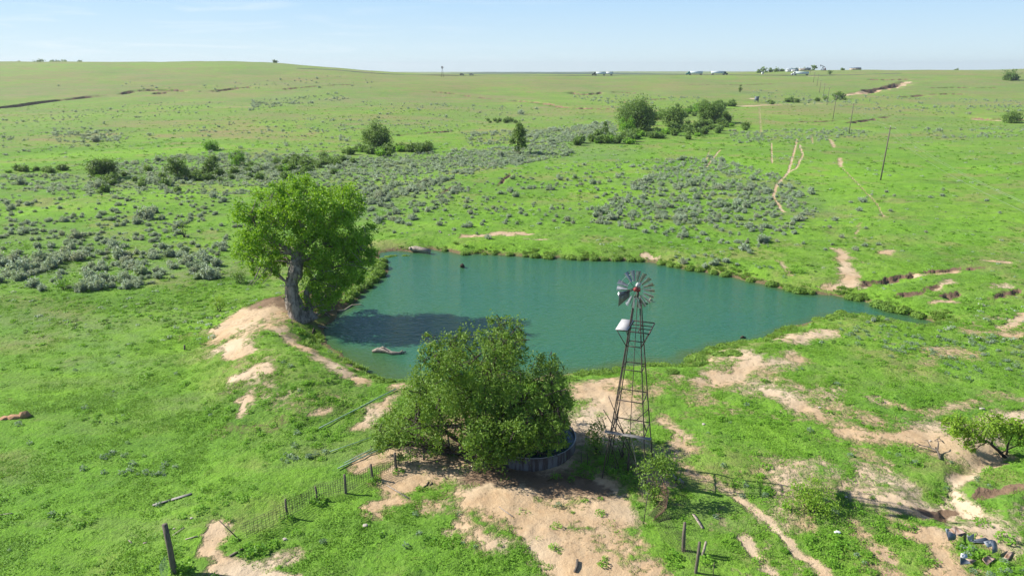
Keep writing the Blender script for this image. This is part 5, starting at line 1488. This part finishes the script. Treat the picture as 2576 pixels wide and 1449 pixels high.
def zs(X, Y, h=0.0):
    u, v = (2700 + X/8.587)/1.1646, (1520 + Y/8.587)/1.1646
    b = at(u, v)
    return b
def scrap(label, quads, mats):
    """quads: corner lists ((X, Y, depth offset from the foot line)...) measured from the foot of the piece"""
    foot = zs(*quads["foot"])
    t = root("scrap_sheet", foot, label, "scrap metal", "torn metal sheets in the weeds")
    for k, q in enumerate(quads["q"]):
        P = []
        for (X, Y, dy) in q:
            u, v = (2700 + X/8.587)/1.1646, (1520 + Y/8.587)/1.1646
            p = depth_at(u, v, foot.y + dy)
            zmin = gz(p.x, p.y) + .06
            P.append((p.x, p.y, max(p.z + .12, zmin)))
        g = G(); g.plate(P, .012); g.build("sheet_panel", mats[k], t)
M_RSHEET = solid("rust_streaked_sheet", (0.42, 0.34, 0.29), (0.30, 0.17, 0.10), .7, .15, 3.)
M_GSHEET = solid("weathered_zinc_sheet", (0.40, 0.43, 0.46), (0.30, 0.33, 0.36), .55, .35, 3.)
M_DSHEET = solid("blue_grey_sheet", (0.16, 0.20, 0.25), (0.11, 0.13, 0.16), .5, .3, 3.)
scrap("folded metal sheet with rusty top and dark blue inside, upper left of the scrap heap", {"foot": (740,620), "q": [
    [(650,340,.15),(690,300,.5),(830,225,1.0),(1090,440,.9),(1000,490,.45),(860,440,.25)], [(650,340,.15),(860,440,.25),(850,545,.05),(800,580,.0),(670,590,-.05),(630,460,.05)], [(585,285,.25),(690,295,.3),(650,340,.15),(630,470,.0)]]}, [M_RSHEET, M_DSHEET, M_GSHEET])
scrap("pale notched metal sheet standing upright in the middle of the scrap heap", {"foot": (1200,610), "q": [
    [(1130,420,.1),(1180,480,.1),(1310,410,.15),(1300,590,.05),(1190,610,0),(1150,560,.05)], [(1200,610,0),(1320,585,.2),(1560,660,.3),(1640,770,.1),(1500,730,-.1)]]}, [M_GSHEET, M_DSHEET])
scrap("curved blue-grey metal sheet with rusty edge, right of the notched one", {"foot": (1760,910), "q": [
    [(1545,610,.3),(1750,560,.5),(1730,660,.3),(1770,730,.1),(1650,760,.0)], [(1750,560,.5),(1840,590,.5),(1890,690,.4),(1900,860,.1),(1760,920,0),(1770,730,.1),(1730,660,.3)]]}, [M_GSHEET, M_DSHEET])
scrap("crumpled white and dark sheet at the lower left of the scrap heap", {"foot": (1000,1195), "q": [
    [(960,1010,.1),(1080,1040,.15),(1250,1165,0),(960,1200,0)], [(980,900,.35),(1130,930,.4),(1150,1010,.2),(1080,1040,.15),(965,1000,.1)], [(1080,1040,.3),(1400,1080,.4),(1260,1165,.05)]]}, [M_DSHEET, M_WHITE, M_RSHEET])
scrap("square rusty-white sheet tilted up at the bottom of the scrap heap", {"foot": (1640,1210), "q": [
    [(1510,1060,.25),(1600,950,.7),(1840,1150,.55),(1640,1215,.0)]]}, [M_RSHEET])
scrap("small flat sheet at the right end of the scrap heap", {"foot": (2180,1060), "q": [
    [(2040,1035,.1),(2130,935,.6),(2300,935,.65),(2180,1060,.05)]]}, [M_RSHEET])

# ------------------------------------------------------------------ grassy hummocks along the shore
HM = "grassy hummocks along the far shore"
HUM = []
for i in range(4):
    g = G()
    k = 420; u = RNG.normal(size=(k, 3)); u[:, 2] = np.abs(u[:, 2]); u /= np.linalg.norm(u, axis=1)[:, None]
    p = u*np.array([.62,.62,.40])*(.82+.25*RNG.random(k))[:, None]
    nr = u + RNG.normal(size=(k, 3))*.5; nr /= np.linalg.norm(nr, axis=1)[:, None]
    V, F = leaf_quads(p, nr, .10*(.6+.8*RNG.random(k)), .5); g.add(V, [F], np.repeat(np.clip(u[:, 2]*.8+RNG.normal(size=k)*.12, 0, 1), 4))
    a = np.arange(10)*2*np.pi/10
    rings = np.concatenate([np.stack([np.cos(a)*q, np.sin(a)*q, np.full(10, z)], 1) for q, z in ((.56,-.2),(.54,.1),(.36,.28),(.05,.35))])
    kk = np.arange(10); k2 = (kk+1) % 10
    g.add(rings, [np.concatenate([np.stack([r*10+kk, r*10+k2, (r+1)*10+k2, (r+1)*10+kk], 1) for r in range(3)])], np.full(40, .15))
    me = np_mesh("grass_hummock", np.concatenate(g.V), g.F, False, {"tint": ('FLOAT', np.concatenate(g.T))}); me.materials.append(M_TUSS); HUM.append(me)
def hummock(u, v, s, lb, gp, wat=False, flat=1.0):
    p = wp_(u, v, 0.02) if wat else at(u, v)
    if not wat:                                   # settle on the water's edge, on the land side
        for _ in range(40):
            q = land(np.array([p.x, p.x+.1, p.x]), np.array([p.y, p.y, p.y+.1]), True)[2]
            if q[0] > .15: break
            gx, gy = q[1]-q[0], q[2]-q[0]; n_ = math.hypot(gx, gy) + 1e-6
            p.x += .12*gx/n_; p.y += .12*gy/n_
        p = on(p.x, p.y)
    p.z = max(p.z, WATER_Z) - .05
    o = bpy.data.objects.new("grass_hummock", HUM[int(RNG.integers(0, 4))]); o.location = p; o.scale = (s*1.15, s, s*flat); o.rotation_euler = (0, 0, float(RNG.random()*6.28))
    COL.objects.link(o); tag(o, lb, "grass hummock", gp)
for u, v, s in [(1092,632,.8),(1148,639,1.0),(1187,643,.9),(1213,648,.8),(1232,642,.7),(1262,648,1.0),(1290,650,.7),(1322,646,1.4),(1345,648,1.0),(1376,648,1.5),(1400,650,.9),(1432,650,1.3),(1460,652,1.2),(1498,656,1.3),(1520,654,1.0),(1552,657,1.4),(1580,655,1.2),
                (1604,658,1.1),(1640,661,1.1),(1665,668,1.2),(1690,668,1.0),(1720,676,1.3),(1745,682,1.2),(1775,686,1.1)]:
    hummock(u, v-7, s*.92, "round grassy hummock in the row along the pond's far shore", HM)
for u, v, s in [(975,646,.75),(985,644,.7),(994,643,.55),(1018,643,.65),(1027,643,.4)]:
    hummock(u, v, s, "small grassy islet in the water at the pond's far left corner", "grassy islets in the far left corner", True, .6)
for u, v, s in [(1800,692,1.1),(1850,700,1.0),(1900,712,1.2),(1960,722,1.2),(1985,728,1.4),(2012,735,1.1),(2050,738,1.0),(2085,744,1.2),(2115,748,1.3),(2140,755,1.1),(2195,768,1.5),(2230,778,1.3),(2270,788,1.4),(2310,795,1.2),(1790,696,.9),(2000,741,.8)]:
    hummock(u, v, s, "rough grass hummock on the pond's right-hand bank below the gullies", "grass hummocks on the right bank")
for u, v, s in [(1470,940,.9),(1500,938,1.1),(1530,934,1.0),(1555,926,.8),(1640,918,1.0),(1670,916,1.2),(1740,905,1.1),(1760,900,1.2),(1795,878,1.2),(1825,872,1.3),(1850,868,1.1),(1815,893,1.2),(1845,890,1.2),(1690,935,.9),(1935,852,.9),(1960,838,.9),(2060,803,1.1),(2100,796,1.2),(2140,795,1.1),(2190,800,.9),(1430,948,.8)]:
    hummock(u, v, s, "bright green grass hummock on the pond's near right shore", "grass hummocks on the near shore", False, .62)
for u, v, s in [(958,672,1.6),(950,690,1.6),(935,705,1.5),(918,718,1.5),(900,728,1.3),(885,742,1.4),(872,752,1.3),(965,660,1.2),(940,680,1.6)]:
    hummock(u, v, s, "dark bushy hummock on the steep bank right of the cottonwood", "dark hummocks right of the cottonwood", False, 1.05)
for u, v, s in [(930,950,.8),(955,958,.9),(978,962,.8),(905,938,.6)]:
    hummock(u, v, s, "green hummock on the near left shore beside the green pipe", "hummocks near the green pipe", False, .8)

# leafy weed clumps gathered along the two fences
for u, v, s, lb in [(448,1428,2.0,"leafy weed clump at the foot of the gate post"), (470,1436,1.4,"smaller leafy weed clump right of the gate post"), (622,1392,1.8,"leafy weeds round the foot of the fence's steel post"), (655,1388,1.6,"leafy weeds just right of the fence's steel post"),
                    (690,1372,1.2,"leafy weeds half way between steel post and first wooden post"), (797,1264,1.9,"dark leafy weed clump hiding the foot of the shortest fence post"), (722,1306,1.5,"leafy weeds at the foot of the leaning first wooden fence post"), (945,1212,1.4,"weed clump beside the fifth fence post on the sand's edge"), (1003,1190,1.3,"weeds at the foot of the fence post on the sand"),
                    (1690,1400,1.6,"grey weeds at the foot of the collapsed fence's thick post"), (1775,1412,1.4,"weeds around the gnarled stub post"), (2010,1235,1.7,"tall leafy weeds left of the mesquite shrub"), (2290,1330,1.3,"tuft of leafy weeds on the sand left of the scrap heap"), (2450,1395,1.7,"tall weeds in the middle of the scrap heap"), (2530,1360,1.8,"tall weeds right behind the curved scrap sheet")]:
    o = bpy.data.objects.new("weed_clump", WEED_MESH[int(RNG.integers(0, 5))]); o.location = at(u, v); o.scale = (s, s, s*1.1); o.rotation_euler = (0, 0, float(RNG.random()*6.28))
    COL.objects.link(o); tag(o, lb, "weeds", "weed clumps along the fences")

# ------------------------------------------------------------------ the power line
POLES = [((2215,453),12.6), ((2135,337),12.6), ((2095,301),12.2), ((2080,265),12.0), ((2070,247),11.0), ((2061,234),10.5), ((2055,217),10.5), ((2046,208),10), ((2038,187),10)]
def power_pole(b, h, lb, turn):
    t = root("power_pole", b, lb, "power pole", "wooden poles of the power line")
    ld = Vector((.045*h*.75, .0, 0)) if h > 12.5 else Vector((.03*h, 0, 0))
    top = b + Vector((0, 0, h)) + ld
    g = G(); g.tube([b - Vector((0, 0, .5)), b + (top-b)*.5, top], [.17,.15,.12], 10); g.build("pole", M_POLE, t, smooth=True)
    ax = Vector((math.cos(turn), math.sin(turn), 0))
    c = top - Vector((0, 0, .35))
    g = G(); g.bar(c - ax*1.15, c + ax*1.15, .10, .12); ar = g.build("crossarm", M_POLE, t)
    for s in (-1.05, 0, 1.05):
        q = c + ax*s + Vector((0, 0, .06 if s else .36)); g = G(); g.tube([q, q+Vector((0,0,.1)), q+Vector((0,0,.2))], [.05,.065,.03], 8); g.build("insulator", M_WHITE, ar)
    return [c + ax*s + Vector((0, 0, .26 if s else .56)) for s in (-1.05, 0, 1.05)]
feet = []
for (u, v), h in POLES: feet.append((at(u, v), h))
# poles far up the line stand where the line's own straight run meets the sight line
p0 = feet[0][0] + Vector((-44, -114, 0)); p0 = on(p0.x, p0.y)
feet = [(p0, 12.6)] + feet
names = ["power pole just outside the right edge carrying the nearest wires", "nearest tall leaning power pole on the open green slope", "second power pole of the line, beyond the nearest", "third power pole of the line standing by the dark cut bank", "fourth power pole of the line near the sandy track", "fifth power pole of the line with a wide crossarm",
         "sixth power pole of the line on the brown slope", "seventh power pole of the line below the white truck", "eighth small power pole near the pale scrape", "farthest power pole of the line, under the hilltop homestead"]
tips = []
for k, (b, h) in enumerate(feet):
    d = (feet[min(k+1, len(feet)-1)][0] - feet[max(k-1, 0)][0]); turn = math.atan2(d.y, d.x) + math.pi/2
    tips.append(power_pole(b, h, names[k], turn))
for s in range(3):
    g = G()
    for k in range(len(tips)-1):
        a, b = tips[k][s], tips[k+1][s]; L = (b-a).length; q = np.linspace(0, 1, 13)
        pts = [a*(1-f) + b*f - Vector((0, 0, math.sin(f*math.pi)*L*.011)) for f in q]
        g.tube(pts, .0095, 4, False)
    tag(g.build("power_line", M_CABLE, None, tips[0][s]), ["thin overhead wire of the power line, outermost of three", "thin overhead wire of the power line, middle of three", "thin overhead wire of the power line, nearest the pond"][s], "wire", "overhead wires")

# ------------------------------------------------------------------ road, lorries and the homestead on the horizon
M_ROAD = solid("asphalt", (0.10, 0.10, 0.10), (0.13, 0.13, 0.125), .9)
def hill_at(u, Y): d = ray(u, 188); return on(d[0]/d[1]*Y, Y)
def build_road():
    xs = np.arange(-260, 480, 12.0); V = []
    for x in xs:
        y = 897.0
        zc_ = max(gz(x, y-5), gz(x, y), gz(x, y+5)) + .04
        V += [(x, y-5.5, zc_), (x, y+5.5, zc_+.05), (x, y+6.5, zc_-1.5), (x, y-6.5, zc_-1.5)]
    n = len(xs); k = np.arange(n-1)*4
    F = np.concatenate([np.stack([k+i, k+4+i, k+4+(i+1) % 4, k+(i+1) % 4], 1)[:, ::-1] for i in range(4)])
    me = np_mesh("road", np.array(V), [F]); me.materials.append(M_ROAD)
    o = bpy.data.objects.new("road", me); COL.objects.link(o); tag(o, "straight highway crossing the far green rise", "road", kind="structure")
    return lambda x: float(np.interp(x, xs, np.array(V)[::4, 2]))
road_z = build_road()
M_TEAL = solid("teal_cab_paint", (0.02, 0.22, 0.20), None, .4); M_CABDK = solid("dark_cab_paint", (0.06, 0.075, 0.09), None, .4); M_GLASS = solid("dark_glass", (0.03, 0.04, 0.05), None, .15)
M_TYRE = solid("tyre_rubber", (0.02, 0.02, 0.02), None, .9); M_BLUEC = solid("pale_blue_panel", (0.66, 0.73, 0.78), (0.62, 0.70, 0.75), .5); M_GREENC = solid("dark_green_cab_paint", (0.03, 0.10, 0.08), None, .4)
def lorry(u, label, facing, cabm, trl, L=16.0, y=895.0, second=None):
    x0 = ray(u, 188)[0]/ray(u, 188)[1]*y; z0 = road_z(x0)
    t = root("semi_truck", (x0, y, z0), label, "truck", "lorries on the far highway")
    f = facing
    def bx(g, xa, xb, za, zb, w=2.5): g.box(((x0 + f*(xa+xb)/2), y, z0+(za+zb)/2), (abs(xb-xa), w, zb-za))
    g = G(); bx(g, -L/2, L/2-5.2, 1.15, 4.1); g.build("trailer", trl, t)
    if second is not None:
        g = G(); bx(g, -L/2-8.8, -L/2-.5, 1.15, 4.1); g.build("rear_trailer", second, t)
    g = G()
    prof = [(L/2-4.6,1.0),(L/2-4.6,3.9),(L/2-3.6,3.9),(L/2-2.5,2.9),(L/2-1.9,2.0),(L/2-.2,1.75),(L/2,1.0),(L/2,.6),(L/2-4.6,.6)]
    V = np.array([(x0+f*px_, y+s*1.2, z0+pz_) for s in (-1, 1) for px_, pz_ in prof]); n = len(prof); k = np.arange(n); k2 = (k+1) % n
    g.add(V, [np.arange(n)[None, :], (np.arange(n)[::-1]+n)[None, :], np.stack([k, k2, k2+n, k+n], 1)]); cab = g.build("cab", cabm, t)
    g = G()
    for s in (-1, 1): g.box((x0+f*(L/2-3.1), y+s*1.21, z0+2.6), (.9, .04, .8))
    g.build("window", M_GLASS, cab)
    for wx in (L/2-1.2, L/2-4.4, L/2-5.6, -L/2+1.2, -L/2+2.4) + ((-L/2-7.6, -L/2-6.4) if second is not None else ()):
        for s in (-1, 1):
            g = G(); g.tube([(x0+f*wx, y+s*1.25, z0+.52), (x0+f*wx, y+s*.9, z0+.52)], .52, 10); g.build("wheel", M_TYRE, t)
lorry(1506, "white double-trailer lorry with a dark cab alone on the far highway", -1, M_CABDK, M_BLUEC, 16.8, 895, M_WHITE)
lorry(1746, "white lorry with a teal cab facing left on the far highway", -1, M_TEAL, M_BLUEC, 20)
lorry(1810, "white lorry with a dark green cab facing right on the far highway", 1, M_GREENC, M_BLUEC, 20)
lorry(2012, "all-white lorry facing left on the far highway below the homestead", -1, M_WHITE, M_BLUEC, 21)
def small_car(u, label, m, y=893.):
    x0 = ray(u, 180)[0]/ray(u, 180)[1]*y; z0 = road_z(x0)
    t = root("pickup_car", (x0, y, z0), label, "car")
    prof = [(-2.6,.45),(-2.6,1.25),(-2.2,2.0),(.6,2.05),(1.4,1.3),(2.6,1.1),(2.6,.45)]
    V = np.array([(x0+a, y+s*.95, z0+b) for s in (-1, 1) for a, b in prof]); n = len(prof); k = np.arange(n); k2 = (k+1) % n
    g = G(); g.add(V, [np.arange(n)[None, :], (np.arange(n)[::-1]+n)[None, :], np.stack([k, k2, k2+n, k+n], 1)]); g.build("body", m, t)
    g = G()
    for s in (-1, 1): g.box((x0-.5, y+s*.96, z0+1.6), (2.2, .03, .5))
    g.build("window", M_GLASS, t)
    for wx in (-1.7, 1.6):
        for s in (-1, 1):
            g = G(); g.tube([(x0+wx, y+s*.98, z0+.38), (x0+wx, y+s*.7, z0+.38)], .38, 10); g.build("wheel", M_TYRE, t)
small_car(1162, "dark van on the far highway right of the distant windmill", M_CABDK)
small_car(1186, "small grey vehicle following the dark van on the far highway", M_GALV)

def far_windmill():
    b = hill_at(1113, 860.)
    t = root("windmill", b, "tiny distant windmill standing against the sky on the far left rise", "windmill")
    H = 10.5
    for i, j in ((-1,-1),(1,-1),(1,1),(-1,1)):
        g = G(); g.tube([b + Vector((i*1.3, j*1.3, -.3)), b + Vector((i*.15, j*.15, H))], .09, 5); g.build("leg", M_RUST, t)
    g = G()
    for z in (2.5, 5, 7.5):
        k = 1.3 - 1.15*z/H; C = [b + Vector((i*k, j*k, z)) for i, j in ((-1,-1),(1,-1),(1,1),(-1,1))]
        for q in range(4): g.bar(C[q], C[(q+1) % 4], .07, .07)
    g.build("girt", M_RUST, t)
    c = b + Vector((0, -.5, H+.3)); g = G(); g.tube([c + Vector((0, .4, 0)), c - Vector((0, .1, 0))], .2, 8); wh = g.build("wheel_hub", M_RUST, t)
    for q in range(16):
        an = q*math.pi/8; d = Vector((math.cos(an), 0, math.sin(an))); tn = Vector((-d.z, 0, d.x))
        g = G(); g.plate([c + d*.5 - tn*.12, c + d*.5 + tn*.12 + Vector((0, .08, 0)), c + d*1.35 + tn*.26 + Vector((0, .15, 0)), c + d*1.35 - tn*.26], .01); g.build("blade", M_VANE, wh)
    g = G(); g.plate([c + Vector((.1, .8, .1)), c + Vector((.9, 2.3, .6)), c + Vector((.9, 2.3, -.6)), c + Vector((.1, .8, -.1))], .02); g.build("tail_vane", M_VANE, t)
far_windmill()

def house(u, Y, w, d, h, rh, label, wall, roofm, win=2, name="farm_house"):
    b = hill_at(u, Y); t = root(name, b, label, "building")
    g = G(); g.box(b + Vector((0, 0, h/2-.3)), (w, d, h+.6)); wl = g.build("wall", wall, t)
    g = G(); o = .35
    V = [(b.x-w/2-o, b.y-d/2-o, b.z+h), (b.x+w/2+o, b.y-d/2-o, b.z+h), (b.x+w/2+o, b.y+d/2+o, b.z+h), (b.x-w/2-o, b.y+d/2+o, b.z+h), (b.x-w/2-o, b.y, b.z+h+rh), (b.x+w/2+o, b.y, b.z+h+rh)]
    g.add(V, [np.array([(0,1,5,4),(2,3,4,5),(3,2,1,0)]), np.array([(0,4,3),(1,2,5)])]); g.build("roof", roofm, t)
    for k in range(win):
        x = b.x - w/2 + w*(k+.5)/win
        g = G(); g.box((x, b.y-d/2-.02, b.z+h*.55), (1.2, .06, 1.1)); g.build("window", M_GLASS, t)
M_HWALL = solid("chalky_wall", (0.50, 0.54, 0.57), None, .8); M_ROOFB = solid("blue_grey_roof", (0.16, 0.22, 0.30), None, .6); M_ROOFW = solid("pale_metal_roof", (0.36, 0.42, 0.47), None, .6); M_REDB = solid("red_barn_paint", (0.16, 0.045, 0.035), None, .8); M_TAN = solid("tan_wall", (0.42, 0.36, 0.29), None, .9)
house(1984, 1095., 8, 7, 2.6, 2.0, "white farmhouse with a pale pitched roof on the hilltop", M_HWALL, M_ROOFW)
house(1997, 1092., 10, 8, 2.6, 1.4, "long low farm building with a blue-grey roof beside the white farmhouse", M_WHITE, M_ROOFB, 3)
house(2022, 1118., 16, 8, 3.0, 1.2, "long low tan shed behind the hilltop hedge", M_TAN, M_ROOFW, 3, "farm_shed")
house(2150, 1150., 15, 8, 2.6, 1.2, "low grey-roofed shed far along the hilltop ridge", M_TAN, M_ROOFB, 3, "farm_shed")
house(1918, 980., 2.6, 2.4, 2.2, .5, "tiny white shed on the slope above the far highway", M_WHITE, M_ROOFW, 1, "farm_shed")
def pump_jack():
    b = hill_at(2068, 1120.); t = root("pump_jack", b, "black pump jack on the hilltop skyline right of the hedge tree", "pump jack")
    g = G(); g.box(b + Vector((1.5, 0, .4)), (9, 2, .8)); g.build("base_skid", M_CABDK, t)
    g = G()
    for s in (-1, 1): g.bar(b + Vector((-1.6*1, s*.8, .8)), b + Vector((0, s*.2, 6)), .35, .35); g.bar(b + Vector((1.6, s*.8, .8)), b + Vector((0, s*.2, 6)), .35, .35)
    g.build("samson_post", M_CABDK, t)
    g = G(); g.bar(b + Vector((-3.6, 0, 7.6)), b + Vector((3.4, 0, 5.0)), .5, .7); g.build("walking_beam", M_CABDK, t)
    g = G(); g.box(b + Vector((-3.8, 0, 7.2)), (.9, .6, 2.6)); g.build("horse_head", M_CABDK, t)
    g = G(); g.box(b + Vector((3.6, 0, 2.2)), (1.6, 1.8, 2.8)); g.bar(b + Vector((3.4, .8, 2.2)), b + Vector((3.3, .3, 5.0)), .25, .25); g.build("counterweight", M_REDB, t)
pump_jack()
def blind():
    b = at(1903, 258); t = root("deer_blind", b, "small grey-blue box blind on legs beside the pale sandy track", "hunting blind")
    s = 1.0
    for i in (-1, 1):
        for j in (-1, 1):
            g = G(); g.bar(b + Vector((i*1.1, j*1.1, -.2)), b + Vector((i*.95, j*.95, 1.2)), .15, .15); g.build("leg", M_POST, t)
    g = G(); g.box(b + Vector((0, 0, 2.6)), (2.3, 2.3, 2.8)); g.build("cabin", M_BLIND, t)
    g = G(); g.box(b + Vector((0, 0, 4.08)), (2.7, 2.7, .14)); g.build("roof", M_GALV, t)
    g = G(); g.box(b + Vector((0, -1.16, 3.0)), (1.4, .04, .6)); g.build("window", M_GLASS, t)
M_BLIND = solid("grey_blue_boards", (0.16, 0.20, 0.25), (0.12, 0.15, 0.19), .8)
blind()

# ------------------------------------------------------------------ the air
def build_haze():
    m, nt = new_mat("morning_haze")
    v = nd(nt, "ShaderNodeVolumePrincipled", None, Color=(0.80, 0.88, 0.95, 1), Density=0.00009, Anisotropy=0.2)
    nd(nt, "ShaderNodeOutputMaterial", None, Volume=v.outputs[0])
    g = G(); g.box((0, 4400, 30), (17000, 9600, 110))
    o = g.build("haze", m); tag(o, "thin morning haze over the plain", "haze", kind="stuff")
build_haze()
